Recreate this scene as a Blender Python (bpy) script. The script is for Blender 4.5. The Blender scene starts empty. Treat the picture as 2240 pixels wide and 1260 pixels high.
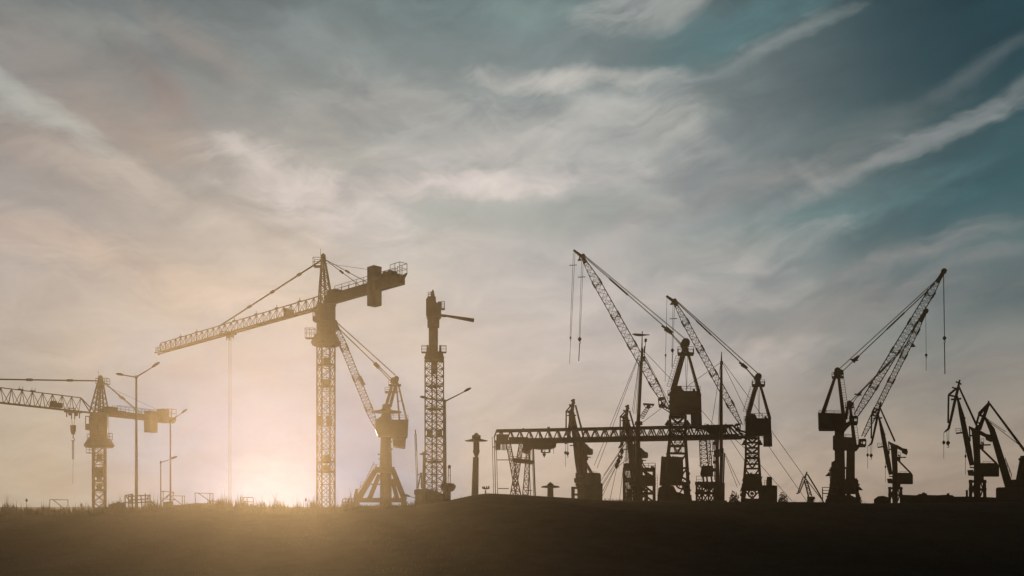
import bpy, math, random
from mathutils import Vector as V, Matrix
R = math.radians
random.seed(7)
SC = bpy.context.scene
COL = SC.collection
F = 1940.0; HOR = 1108.0; H = 12.0; GZ = 4.0      # focal length (in 2240-wide pixels), eye level, eye height, yard level

def at(px, py, Y):
    return V(((px-1120)*Y/F, Y, H+(HOR-py)*Y/F))

# ------------------------------------------------------------------ materials
def paint(name, col, rough=.65, scale=1.5, var=.35, metal=0.0, bump=0.0):
    m = bpy.data.materials.new(name); m.use_nodes = True
    nt = m.node_tree; N = nt.nodes; L = nt.links
    b = N['Principled BSDF']
    tc = N.new('ShaderNodeTexCoord'); no = N.new('ShaderNodeTexNoise')
    no.inputs['Scale'].default_value = scale; no.inputs['Detail'].default_value = 6
    L.new(tc.outputs['Object'], no.inputs['Vector'])
    cr = N.new('ShaderNodeValToRGB')
    cr.color_ramp.elements[0].position = .3; cr.color_ramp.elements[1].position = .7
    cr.color_ramp.elements[0].color = tuple(c*(1-var) for c in col)+(1,)
    cr.color_ramp.elements[1].color = tuple(c*(1+var) for c in col)+(1,)
    L.new(no.outputs['Fac'], cr.inputs['Fac']); L.new(cr.outputs['Color'], b.inputs['Base Color'])
    b.inputs['Roughness'].default_value = rough; b.inputs['Metallic'].default_value = metal
    b.inputs['Specular IOR Level'].default_value = .03
    if bump:
        bp = N.new('ShaderNodeBump'); bp.inputs['Strength'].default_value = bump; bp.inputs['Distance'].default_value = .3
        L.new(no.outputs['Fac'], bp.inputs['Height']); L.new(bp.outputs['Normal'], b.inputs['Normal'])
    return m
STEEL = paint('dark_painted_steel', (.02, .018, .017))
YEL = paint('weathered_ochre_paint', (.04, .028, .014))
RED = paint('weathered_red_oxide_paint', (.045, .022, .017))
CABLE = paint('greased_wire_rope', (.02, .02, .02), .5)
HOUSE = paint('grimy_sheet_metal', (.022, .022, .023), .6, .6)
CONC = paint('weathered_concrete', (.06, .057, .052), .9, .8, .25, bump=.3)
GALV = paint('dull_galvanised_steel', (.04, .04, .041), .55, 3)
WOODM = paint('tarred_timber', (.03, .024, .018), .8, 4)
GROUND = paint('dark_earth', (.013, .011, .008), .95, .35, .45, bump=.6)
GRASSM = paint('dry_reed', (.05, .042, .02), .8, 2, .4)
RUB = paint('shed_roof_sheet', (.035, .035, .036), .8, .7)

# ------------------------------------------------------------------ mesh builder
class MB:
    def __init__(s): s.v = []; s.f = []
    def beam(s, p, q, w, d=None, w1=None, d1=None, sv=None):
        p = V(p); q = V(q); d = w if d is None else d
        w1 = w if w1 is None else w1; d1 = d if d1 is None else d1
        a = q-p
        if a.length < 1e-6: return s
        a.normalize()
        if sv is None:
            ref = V((0, 1, 0)) if abs(a.y) < .95 else V((1, 0, 0))
            sv = a.cross(ref)
        sv = V(sv); sv = (sv-a*sv.dot(a)).normalized(); tv = a.cross(sv).normalized()
        i = len(s.v)
        for c, ww, dd in ((p, w, d), (q, w1, d1)):
            for x, y in ((-1, -1), (1, -1), (1, 1), (-1, 1)):
                s.v.append(c+sv*(x*ww/2)+tv*(y*dd/2))
        s.f += [(i, i+1, i+2, i+3), (i+7, i+6, i+5, i+4)] + [(i+k, i+4+k, i+4+(k+1) % 4, i+(k+1) % 4) for k in range(4)]
        return s
    def tube(s, p, q, r, r1=None, n=6):
        p = V(p); q = V(q); r1 = r if r1 is None else r1
        a = (q-p)
        if a.length < 1e-6: return s
        a.normalize(); ref = V((0, 1, 0)) if abs(a.y) < .95 else V((1, 0, 0))
        u = a.cross(ref).normalized(); w = a.cross(u)
        i = len(s.v)
        for c, rr in ((p, r), (q, r1)):
            for k in range(n):
                t = 2*math.pi*k/n; s.v.append(c+u*(math.cos(t)*rr)+w*(math.sin(t)*rr))
        s.f += [tuple(i+k for k in range(n))[::-1], tuple(i+n+k for k in range(n))]
        s.f += [(i+k, i+(k+1) % n, i+n+(k+1) % n, i+n+k) for k in range(n)]
        return s
    def path(s, pts, r, n=6):
        for a, b in zip(pts, pts[1:]): s.tube(a, b, r, n=n)
        return s
    def sag(s, p, q, r, drop, k=8):
        p = V(p); q = V(q); pts = []
        for j in range(k+1):
            t = j/k; pts.append(p.lerp(q, t)-V((0, 0, drop*4*t*(1-t))))
        return s.path(pts, r, 5)
    def box(s, c, sz, yaw=0):
        c = V(c); i = len(s.v); cy, sy = math.cos(yaw), math.sin(yaw)
        for z in (-1, 1):
            for x, y in ((-1, -1), (1, -1), (1, 1), (-1, 1)):
                X = x*sz[0]/2; Y = y*sz[1]/2
                s.v.append(c+V((X*cy-Y*sy, X*sy+Y*cy, z*sz[2]/2)))
        s.f += [(i+3, i+2, i+1, i), (i+4, i+5, i+6, i+7)] + [(i+k, i+(k+1) % 4, i+4+(k+1) % 4, i+4+k) for k in range(4)]
        return s
    def prism(s, pts, y0, y1):           # outline in the x-z plane, given a real thickness along y
        n = len(pts); i = len(s.v)
        ar = sum(pts[k][0]*pts[(k+1) % n][2]-pts[(k+1) % n][0]*pts[k][2] for k in range(n))
        if ar < 0: pts = pts[::-1]
        for y in (y0, y1):
            for p in pts: s.v.append(V((p[0], p[1]+y, p[2])))
        s.f += [tuple(range(i, i+n)), tuple(range(i+2*n-1, i+n-1, -1))]
        s.f += [(i+k, i+n+k, i+n+(k+1) % n, i+(k+1) % n) for k in range(n)]
        return s
    def lathe(s, c, prof, n=12, ax='z', sx=1.0):
        i = len(s.v); c = V(c)
        for r, z in prof:
            for k in range(n):
                t = 2*math.pi*k/n; a = math.cos(t)*r*sx; b = math.sin(t)*r
                s.v.append(c+(V((a, b, z)) if ax == 'z' else V((a, z, b))))
        m = len(prof)
        for j in range(m-1):
            for k in range(n):
                s.f.append((i+j*n+k, i+j*n+(k+1) % n, i+(j+1)*n+(k+1) % n, i+(j+1)*n+k))
        s.f += [tuple(i+k for k in range(n))[::-1], tuple(i+(m-1)*n+k for k in range(n))]
        return s
    def truss(s, p, q, w0, w1, d0, d1, n, ch, br, style='Z', sv=None, horiz=True):
        """four-chord box truss from p to q"""
        p = V(p); q = V(q); a = (q-p).normalized()
        if sv is None: sv = a.cross(V((0, 1, 0)))
        sv = V(sv); sv = (sv-a*sv.dot(a)).normalized(); tv = a.cross(sv).normalized()
        def C(k, t):
            x, y = ((-1, -1), (1, -1), (1, 1), (-1, 1))[k % 4]
            w = w0+(w1-w0)*t; d = d0+(d1-d0)*t
            return p.lerp(q, t)+sv*(x*w/2)+tv*(y*d/2)
        for k in range(4): s.beam(C(k, 0), C(k, 1), ch)
        for j in range(n):
            t0, t1 = j/n, (j+1)/n
            for k in range(4):
                A, B, A1, B1 = C(k, t0), C(k+1, t0), C(k, t1), C(k+1, t1)
                if style == 'X': s.beam(A, B1, br); s.beam(B, A1, br)
                elif style == 'K':
                    m = (A1+B1)/2; s.beam(A, m, br); s.beam(B, m, br)
                else: s.beam(*((A, B1) if (j+k) % 2 else (B, A1)), br)
                if horiz: s.beam(A1, B1, br)
        return s
    def tri(s, p, q, h, w, n, ch, br, top0=0.0, top1=1.0):
        """triangular jib: two bottom chords p->q, one top chord above"""
        p = V(p); q = V(q); a = (q-p).normalized(); sd = a.cross(V((0, 0, 1))).normalized()
        L = p-sd*w/2, q-sd*w/2; Rr = p+sd*w/2, q+sd*w/2
        up = V((0, 0, h))
        s.beam(L[0], L[1], ch*1.15); s.beam(Rr[0], Rr[1], ch*1.15)
        T0 = p.lerp(q, top0)+up; T1 = p.lerp(q, top1)+up
        s.beam(T0, T1, ch); s.beam(L[0], T0, ch); s.beam(Rr[0], T0, ch); s.beam(L[1], T1, br); s.beam(Rr[1], T1, br)
        for j in range(n):
            t0, t1 = top0+(top1-top0)*j/n, top0+(top1-top0)*(j+1)/n; m = (t0+t1)/2
            Tt0 = p.lerp(q, t0)+up; Tt1 = p.lerp(q, t1)+up
            for E in (L, Rr):
                M = E[0].lerp(E[1], m); s.beam(Tt0, M, br); s.beam(M, Tt1, br)
            s.beam(L[0].lerp(L[1], m), Rr[0].lerp(Rr[1], m), br)
            s.beam(L[0].lerp(L[1], t0), Rr[0].lerp(Rr[1], m), br)
            s.beam(Tt1, L[0].lerp(L[1], t1), br*.8); s.beam(Tt1, Rr[0].lerp(Rr[1], t1), br*.8)
        return s
    def rail(s, pts, h=1.1, r=.05, post=1.6, mid=True):
        for a, b in zip(pts, pts[1:]):
            a = V(a); b = V(b); u = V((0, 0, h)); n = max(1, round((b-a).length/post))
            s.tube(a+u, b+u, r, n=4)
            if mid: s.tube(a+u/2, b+u/2, r*.8, n=4)
            for k in range(n+1):
                c = a.lerp(b, k/n); s.tube(c, c+u, r, n=4)
        return s
    def cage(s, c, sx, sy, h, r=.06):      # small railed platform, c = centre of its floor
        c = V(c); s.box(c, (sx, sy, .16))
        q = [c+V((x*sx/2, y*sy/2, 0)) for x, y in ((-1, -1), (1, -1), (1, 1), (-1, 1), (-1, -1))]
        return s.rail(q, h, r, 1.2)
    def ladder(s, p, q, w=.5, r=.035, step=.6, hoop=True):
        p = V(p); q = V(q); a = (q-p); n = max(2, int(a.length/step)); sv = a.normalized().cross(V((0, 1, 0)))*w/2
        if sv.length < 1e-3: sv = V((w/2, 0, 0))
        s.tube(p-sv, q-sv, r, n=4); s.tube(p+sv, q+sv, r, n=4)
        for k in range(n+1):
            c = p.lerp(q, k/n); s.tube(c-sv, c+sv, r*.8, n=4)
        return s
    def build(s, name, mat, parent=None):
        me = bpy.data.meshes.new(name)
        me.from_pydata([tuple(x) for x in s.v], [], s.f); me.validate(); me.update()
        me.materials.append(mat)
        o = bpy.data.objects.new(name, me); COL.objects.link(o)
        if parent: o.parent = parent
        return o

def tag(o, label=None, cat=None, group=None, kind=None):
    if label: o['label'] = label
    if cat: o['category'] = cat
    if group: o['group'] = group
    if kind: o['kind'] = kind
    return o
def empty(name, loc, label, cat, group=None, yaw=0):
    o = bpy.data.objects.new(name, None); COL.objects.link(o)
    o.empty_display_size = .5; o.location = loc; o.rotation_euler.z = yaw
    return tag(o, label, cat, group)
def kids(o): return [c for c in bpy.data.objects if c.parent == o]
def copy_tree(o, parent=None):
    c = o.copy(); COL.objects.link(c)
    if parent: c.parent = parent
    for ch in kids(o): copy_tree(ch, c)
    return c

def cy(Y): return Y if Y < 190 else 189+(Y-190)*.3

class T:
    """a thing standing in a plane at distance Y; p() turns measured picture units into metres from its base"""
    def __init__(s, name, Y, bx, label, cat, group=None, by=None):
        Y = cy(Y); s.Y = Y; s.s = Y/F; s.bx = bx; s.by = HOR+(H-GZ)/s.s if by is None else by
        s.base = at(bx, s.by, Y); s.a = math.atan2(s.base.x, s.base.y)
        s.root = empty(name, s.base, label, cat, group, -s.a)
    def p(s, px, py, dy=0):              # measured direction -> point in the thing's own upright plane
        n = V((math.sin(s.a), math.cos(s.a), 0)); e = V((math.cos(s.a), -math.sin(s.a), 0))
        r_ = V(((px-1120)/F, 1, (HOR-py)/F)); k = (s.base.x*n.x+s.base.y*n.y)/r_.dot(n)
        w_ = r_*k+V((0, 0, H))-s.base
        return V((w_.dot(e), dy, w_.z))
    def rect(s, mb, x0, y0, x1, y1, d, dy=0):
        a = s.p(x0, y0, dy); b = s.p(x1, y1, dy); return mb.box((a+b)/2, (abs(b.x-a.x), d, abs(b.z-a.z)))
    def poly(s, mb, pts, d, dy=0): return mb.prism([s.p(*q) for q in pts], dy-d/2, dy+d/2)

# ------------------------------------------------------------------ camera
cam = bpy.data.cameras.new('camera'); co = bpy.data.objects.new('camera', cam); COL.objects.link(co)
co.location = (0, 0, H); co.rotation_euler = (R(90), 0, 0)
cam.sensor_width = 36; cam.lens = 36*F/2240; cam.shift_y = (HOR-630)/2240; cam.clip_end = 20000; cam.clip_start = .5
SC.camera = co
SC.view_settings.view_transform = 'Standard'; SC.view_settings.look = 'None'
SC.view_settings.exposure = 0; SC.view_settings.gamma = 1

# ------------------------------------------------------------------ sun
SUN_AZ = math.atan((608-1120)/F); SUN_EL = R(2.9)
sd = V((math.sin(SUN_AZ)*math.cos(SUN_EL), math.cos(SUN_AZ)*math.cos(SUN_EL), math.sin(SUN_EL)))
sl = bpy.data.lights.new('sun', 'SUN'); sl.energy = 2.6; sl.angle = R(.5); sl.color = (1, .83, .62)
so = bpy.data.objects.new('sun', sl); COL.objects.link(so)
so.rotation_euler = (-sd).to_track_quat('-Z', 'Y').to_euler()

SKY_L = [(0, (152, 144, 124)), (.1, (156, 149, 138)), (.22, (158, 153, 152)), (.34, (140, 141, 143)), (.46, (112, 120, 123)), (.58, (88, 105, 110)), (1, (50, 66, 72))]
SKY_M = [(0, (186, 169, 150)), (.1, (192, 178, 167)), (.22, (192, 185, 181)), (.34, (170, 172, 171)), (.46, (138, 148, 149)), (.58, (90, 114, 117)), (1, (42, 60, 68))]
SKY_R = [(0, (162, 143, 125)), (.1, (152, 142, 130)), (.2, (122, 129, 127)), (.3, (74, 103, 107)), (.42, (34, 76, 84)), (.58, (14, 48, 58)), (1, (10, 26, 34))]
SKY_B = [(0, (52, 52, 54)), (.2, (48, 52, 56)), (.5, (40, 48, 54)), (1, (30, 40, 46))]
# x, y, half length, half width, tilt, colour, amount, raggedness  (cloud banks, painted sun glow and its blue backing, back to front)
CLOUDS_GLOW = [
 (610, 1000, 900, 620, 0, (112, 128, 136), .7, .15, .05, .95),  # cooler sky tone round the sun, offsets the warm haze in front
 # teal gaps
 (650, 95, 260, 75, 4, (117, 130, 133), .85, .8), (1130, 20, 330, 70, 0, (110, 132, 131), .8, .9), (1560, 110, 420, 75, 14, (78, 112, 116), .95, .8),
 (1500, 260, 170, 60, 10, (118, 130, 128), .7, .9), (2150, 60, 330, 170, 25, (30, 62, 72), .9, .7), (2150, 420, 360, 110, 18, (48, 86, 94), .95, .6),
 (1780, 490, 400, 85, 8, (92, 122, 124), .85, .8), (980, 480, 330, 60, 2, (150, 160, 157), .85, .9), (1280, 480, 260, 80, 0, (140, 150, 146), .7, .9),
 (2040, 620, 280, 90, 12, (94, 110, 112), .8, .9), (2240, 640, 170, 90, 12, (76, 94, 97), .8, .8), (760, 330, 200, 50, -20, (158, 162, 158), .6, 1),
 (1850, 330, 300, 70, 16, (100, 112, 112), .6, .9),
 # pink-grey patches, left
 (330, 185, 150, 60, -35, (128, 108, 108), .45, 1.4), (120, 120, 260, 90, -25, (132, 130, 128), .7, 1), (330, 300, 280, 60, -14, (140, 132, 128), .8, 1),
 (150, 340, 300, 80, -8, (152, 140, 134), .6, 1), (430, 100, 170, 50, -25, (140, 134, 130), .6, 1), (200, 560, 420, 70, -8, (176, 160, 148), .6, 1),
 (820, 230, 280, 60, 5, (150, 152, 150), .6, 1),
 # light banks, then the sun's blue backing and painted glow
 (1420, 10, 200, 65, 14, (156, 160, 157), 0.81, 1.4500000000000002), (1470, 45, 110, 40, 25, (136, 142, 140), 0.59, 1.4500000000000002), (70, 215, 200, 46, -24, (145, 151, 149), 0.72, 1.65), (20, 165, 120, 30, -10, (143, 149, 148), 0.59, 1.5499999999999998),
 (100, 20, 330, 36, -6, (126, 132, 130), 0.51, 1.5499999999999998), (1260, 185, 330, 30, -4, (160, 162, 159), 0.81, 1.35), (1100, 330, 480, 130, 8, (155, 158, 156), 0.59, 1.4500000000000002),
 (930, 250, 260, 60, -22, (145, 149, 148), 0.51, 1.5499999999999998), (610, 395, 190, 60, -18, (174, 172, 170), 0.77, 1.5499999999999998), (680, 470, 260, 90, -5, (181, 178, 178), 0.72, 1.35),
 (1030, 410, 420, 42, 3, (172, 170, 168), 0.81, 1.35), (1320, 400, 300, 40, 4, (169, 169, 166), 0.68, 1.35), (430, 450, 420, 70, -16, (165, 162, 156), 0.51, 1.5499999999999998),
 (1680, 120, 260, 26, 17, (129, 138, 137), 0.68, 1.4500000000000002), (1960, 345, 420, 36, 17, (141, 145, 143), 0.81, 1.15), (2160, 240, 330, 30, 22, (116, 125, 127), 0.72, 1.25), (1700, 405, 300, 40, 10, (141, 143, 140), 0.68, 1.25),
 (2110, 160, 300, 26, 25, (83, 97, 102), 0.68, 1.25), (1500, 330, 180, 40, -30, (152, 155, 152), 0.51, 1.5499999999999998), (1390, 500, 130, 40, 30, (169, 164, 161), 0.59, 1.5499999999999998),
 (1560, 560, 420, 55, 5, (161, 160, 156), 0.59, 1.4500000000000002), (1640, 580, 120, 26, -12, (169, 164, 162), 0.51, 1.5499999999999998), (1960, 590, 280, 34, 14, (131, 133, 131), 0.68, 1.4500000000000002), (2150, 580, 130, 22, 12, (127, 131, 130), 0.59, 1.5499999999999998),
 (1800, 700, 520, 60, 6, (141, 136, 132), 0.51, 1.4500000000000002), (1500, 650, 360, 50, -2, (175, 168, 164), 0.42, 1.4500000000000002), (900, 570, 420, 70, -4, (171, 171, 168), 0.59, 1.35),
 (420, 640, 520, 60, -6, (171, 163, 157), 0.59, 1.4500000000000002), (250, 800, 480, 50, 6, (155, 149, 143), 0.42, 1.5499999999999998), (1180, 770, 520, 40, -6, (178, 172, 167), 0.51, 1.4500000000000002),
 (1250, 900, 600, 40, 2, (174, 165, 157), 0.42, 1.4500000000000002), (1000, 700, 420, 40, -6, (165, 160, 154), 0.51, 1.4500000000000002), (1900, 840, 520, 40, 4, (139, 129, 122), 0.42, 1.4500000000000002),
 (1180, 330, 460, 110, 6, (190, 188, 183), .45, .9), (640, 420, 260, 90, -16, (200, 194, 190), .55, 1.4), (1000, 415, 400, 34, 3, (206, 198, 194), .6, 1.2), (1400, 760, 520, 60, -4, (190, 180, 172), .5, 1.2), (60, 205, 190, 40, -22, (160, 164, 160), .5, 1.5), (1250, 183, 260, 30, -4, (186, 184, 178), .5, 1.2), (610, 1000, 480, 380, 0, (45, 105, 158), .9, .1, .0, .85), (608, 1080, 190, 120, 0, (225, 230, 245), .3, .1, .0, .9),  # closing pair: blue painted behind the haze to whiten it, pale painted sun glow
]
# ------------------------------------------------------------------ sky
w = bpy.data.worlds.new('World'); SC.world = w; w.use_nodes = True
nt = w.node_tree; N = nt.nodes; L = nt.links
for n in list(N): N.remove(n)
out = N.new('ShaderNodeOutputWorld'); bg = N.new('ShaderNodeBackground'); BGS = .1
bg.inputs['Strength'].default_value = BGS; L.new(bg.outputs[0], out.inputs['Surface'])
sky = N.new('ShaderNodeTexSky'); sky.sky_type = 'NISHITA'; sky.sun_disc = False
sky.sun_elevation = SUN_EL; sky.sun_rotation = SUN_AZ; sky.air_density = 1.0; sky.dust_density = 2.0; sky.ozone_density = 1.5
def ma(op, a, b=None, c=None, cl=False):
    n = N.new('ShaderNodeMath'); n.operation = op; n.use_clamp = cl
    for i, x in enumerate((a, b, c)):
        if x is None: continue
        if isinstance(x, (int, float)): n.inputs[i].default_value = x
        else: L.new(x, n.inputs[i])
    return n.outputs[0]
def vec(x, y, z=0.0):
    n = N.new('ShaderNodeCombineXYZ')
    for i, q in enumerate((x, y, z)):
        if isinstance(q, (int, float)): n.inputs[i].default_value = q
        else: L.new(q, n.inputs[i])
    return n.outputs[0]
def noise(v, sc, det=4, rough=.5, dist=0.0, col=False):
    n = N.new('ShaderNodeTexNoise'); n.inputs['Scale'].default_value = sc; n.inputs['Detail'].default_value = det
    n.inputs['Roughness'].default_value = rough; n.inputs['Distortion'].default_value = dist
    L.new(v, n.inputs['Vector']); return n.outputs['Color' if col else 'Fac']
tc = N.new('ShaderNodeTexCoord'); D = tc.outputs['Generated']
sp = N.new('ShaderNodeSeparateXYZ'); L.new(D, sp.inputs[0])
K = 33.86*180/math.pi
u0 = ma('MULTIPLY', ma('ARCTAN2', sp.outputs[0], sp.outputs[1]), K)
v0 = ma('MULTIPLY', ma('ARCSINE', sp.outputs[2]), K)
# bend the coordinates so that no cloud edge is geometric
w1 = N.new('ShaderNodeSeparateXYZ'); L.new(noise(D, 3.2, 3, .5, col=True), w1.inputs[0])
w2 = N.new('ShaderNodeSeparateXYZ'); L.new(noise(D, 11.0, 4, .55, col=True), w2.inputs[0])
def warp(c, k, a, b):
    return ma('ADD', c, ma('ADD', ma('MULTIPLY', ma('SUBTRACT', w1.outputs[k], .5), a), ma('MULTIPLY', ma('SUBTRACT', w2.outputs[k], .5), b)))
u = warp(u0, 0, 170, 110); v = warp(v0, 1, 100, 75)
UV = vec(u, v)
def fib(ang, lx, ly, det=6, rough=.55, dist=.6, off=0.0):     # long thin fibres of cloud lying along ang
    c, s = math.cos(R(ang)), math.sin(R(ang))
    a = ma('ADD', ma('MULTIPLY', u, c/lx), ma('MULTIPLY', v, s/lx)); b = ma('ADD', ma('MULTIPLY', u, -s/ly), ma('MULTIPLY', v, c/ly))
    return noise(vec(a, b, off), 1.0, det, rough, dist)
fl = fib(-28, 560, 130, off=3.1); fr = fib(17, 700, 95, off=7.7)
side = ma('MULTIPLY_ADD', u0, 1/900, .35, True)
mx = N.new('ShaderNodeMix'); mx.data_type = 'FLOAT'; L.new(side, mx.inputs[0]); L.new(fl, mx.inputs[2]); L.new(fr, mx.inputs[3])
FIB = mx.outputs[0]
FINE = fib(8, 170, 60, 6, .6, 1.0, 1.9)
MOT = fib(6, 230, 95, 5, .55, .8, 5.5)
RAGD = ma('SUBTRACT', ma('ADD', ma('MULTIPLY_ADD', MOT, .8, FIB), ma('MULTIPLY', FINE, .7)), 1.25)
def lin(c): return tuple((x/255/12.92 if x <= 10 else ((x/255+.055)/1.055)**2.4) for x in c)
def rgb(c):
    c = lin(c); return tuple(x/BGS for x in c)+(1,)
def angles(px, py):
    az = math.atan((px-1120)/F); el = math.atan((HOR-py)/F*math.cos(az)); return az*K, el*K
col = sky.outputs[0]
def mixto(fac, c, mode='MIX'):
    global col
    n = N.new('ShaderNodeMix'); n.data_type = 'RGBA'; n.blend_type = mode
    if isinstance(fac, (int, float)): n.inputs[0].default_value = fac
    else: L.new(fac, n.inputs[0])
    L.new(col, n.inputs[6])
    if isinstance(c, tuple): n.inputs[7].default_value = c
    else: L.new(c, n.inputs[7])
    col = n.outputs[2]
# overall veil by height and side, over the clear sky
def ramp(fac, stops):
    n = N.new('ShaderNodeValToRGB'); n.color_ramp.interpolation = 'B_SPLINE'
    e = n.color_ramp.elements
    while len(e) < len(stops): e.new(.5)
    for k, (p, c) in enumerate(stops): e[k].position = p; e[k].color = tuple(x*.1/BGS for x in lin(c))+(1,)
    L.new(fac, n.inputs[0]); return n.outputs[0]
hgt = ma('DIVIDE', v, 1700.0, None, True)           # 0 = horizon, .6 = top of the photograph
RL = ramp(hgt, SKY_L); RM = ramp(hgt, SKY_M); RR = ramp(hgt, SKY_R); RB = ramp(hgt, SKY_B)
base_c = None
def mixc(f, a, b):
    n = N.new('ShaderNodeMix'); n.data_type = 'RGBA'; L.new(f, n.inputs[0]); L.new(a, n.inputs[6]); L.new(b, n.inputs[7]); return n.outputs[2]
f1 = N.new('ShaderNodeMapRange'); f1.interpolation_type = 'SMOOTHSTEP'; L.new(u, f1.inputs[0]); f1.inputs[1].default_value = -1000; f1.inputs[2].default_value = -150
f2 = N.new('ShaderNodeMapRange'); f2.interpolation_type = 'SMOOTHSTEP'; L.new(u, f2.inputs[0]); f2.inputs[1].default_value = 0; f2.inputs[2].default_value = 950
au = ma('ABSOLUTE', u0)
f3 = N.new('ShaderNodeMapRange'); f3.interpolation_type = 'SMOOTHSTEP'; L.new(au, f3.inputs[0]); f3.inputs[1].default_value = 1250; f3.inputs[2].default_value = 3200
veil = mixc(f3.outputs[0], mixc(f2.outputs[0], mixc(f1.outputs[0], RL, RM), RR), RB)
sc_ = N.new('ShaderNodeVectorMath'); sc_.operation = 'SCALE'; L.new(veil, sc_.inputs[0]); sc_.inputs['Scale'].default_value = 10.0
mixto(.95, sc_.outputs[0])
def cloud_glow(px, py, rx, ry, ang, c, k=1.0, rag=1.0, lo=-.05, hi=1.1):
    cu, cv = angles(px, py); cs, sn = math.cos(R(ang)), math.sin(R(ang))
    du = ma('SUBTRACT', u, cu); dv = ma('SUBTRACT', v, cv)
    a = ma('ADD', ma('MULTIPLY', du, cs/rx), ma('MULTIPLY', dv, sn/rx)); b = ma('ADD', ma('MULTIPLY', du, -sn/ry), ma('MULTIPLY', dv, cs/ry))
    d = ma('SUBTRACT', 1.0, ma('SQRT', ma('ADD', ma('MULTIPLY', a, a), ma('MULTIPLY', b, b))), None, True)
    t = ma('MULTIPLY_ADD', RAGD, rag, d)
    mr = N.new('ShaderNodeMapRange'); mr.interpolation_type = 'SMOOTHSTEP'; L.new(t, mr.inputs[0]); mr.inputs[1].default_value = lo; mr.inputs[2].default_value = hi
    edge = ma('MULTIPLY', d, 5.0, None, True)
    mixto(ma('MULTIPLY', ma('MULTIPLY', mr.outputs[0], edge), k), rgb(c))
for a in CLOUDS_GLOW: cloud_glow(*a)
# fine fibres over everything
k_ = ma('ADD', ma('MULTIPLY', RAGD, .5), ma('MULTIPLY', ma('SUBTRACT', MOT, .5), .3))
m_ = N.new('ShaderNodeVectorMath'); m_.operation = 'MULTIPLY'; L.new(col, m_.inputs[0])
L.new(vec(ma('MULTIPLY_ADD', k_, 1.1, 1.10), ma('MULTIPLY_ADD', k_, .98, 1.10), ma('MULTIPLY_ADD', k_, .86, 1.13)), m_.inputs[1])
L.new(m_.outputs[0], bg.inputs['Color'])

# ------------------------------------------------------------------ haze
HZ = bpy.data.materials.new('sunlit_haze'); HZ.use_nodes = True
nt = HZ.node_tree
for n in list(nt.nodes): nt.nodes.remove(n)
o_ = nt.nodes.new('ShaderNodeOutputMaterial'); pv = nt.nodes.new('ShaderNodeVolumePrincipled')
pv.inputs['Color'].default_value = (.98, .73, .44, 1)
pv.inputs['Density'].default_value = .00031
pv.inputs['Anisotropy'].default_value = .83
nt.links.new(pv.outputs[0], o_.inputs['Volume'])
hb = MB(); hb.box((0, 107, 60), (900, 290, 122.2)); ho = hb.build('haze', HZ)
tag(ho, 'thin warm evening haze over the whole yard', 'haze', kind='stuff')

# ------------------------------------------------------------------ ground
CREST = [(-2200, 1123), (0, 1125), (60, 1122), (200, 1123), (235, 1118), (330, 1120), (380, 1110), (450, 1106), (500, 1112), (560, 1118), (640, 1121),
         (740, 1118), (775, 1108), (860, 1106), (905, 1106), (960, 1099), (990, 1093), (1030, 1084), (1063, 1079), (1110, 1081), (1180, 1085),
         (1260, 1090), (1320, 1094), (1345, 1097), (1600, 1098), (1770, 1098), (1905, 1101), (1960, 1100), (2240, 1098), (4500, 1099)]
YC = 170.0
def crest(x):
    px = 1120+x*F/YC
    if px <= CREST[0][0]: py = CREST[0][1]
    elif px >= CREST[-1][0]: py = CREST[-1][1]
    else:
        for (a, ya), (b, yb) in zip(CREST, CREST[1:]):
            if a <= px <= b: t = (px-a)/(b-a); py = ya+(yb-ya)*t; break
    return H+(HOR-py)*YC/F
def sst(a, b, t):
    t = min(1, max(0, (t-a)/(b-a))); return t*t*(3-2*t)
def gz(x, y):
    c = crest(x*YC/max(y, 60) if y < YC else x)
    if y <= YC: z = 3+(c-3)*sst(100, YC+6, y)/sst(100, YC+6, YC)
    elif y <= 180: z = c-.02*(y-YC)
    else: z = GZ+(c-.2-GZ)*(1-sst(180, 199, y))
    n = math.sin(x*.31+y*.17)*math.sin(y*.23-x*.11)*.25+math.sin(x*.9+1.3*y)*.06
    return z+n*sst(20, 60, y)*(1-sst(150, 166, y))
xs = sorted(set([-9000, -4000, -2000, -1000, -600, -400, -280, -220]+[-180+1.5*i for i in range(241)]+[220, 280, 400, 600, 1000, 2000, 4000, 9000]))
ys = [-3000, -800, -200, -50, 0, 20, 40, 60, 75]+[85+2.5*i for i in range(29)]+[156+1.0*i for i in range(46)]+[205, 215, 240, 300, 400, 600, 1000, 2000, 5000, 12000]
g = MB(); nx = len(xs)
for y in ys:
    for x in xs: g.v.append(V((x, y, gz(x, y))))
for j in range(len(ys)-1):
    for i in range(nx-1):
        a = j*nx+i; g.f.append((a, a+1, a+nx+1, a+nx))
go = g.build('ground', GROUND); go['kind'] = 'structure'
for poly in go.data.polygons: poly.use_smooth = True

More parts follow.
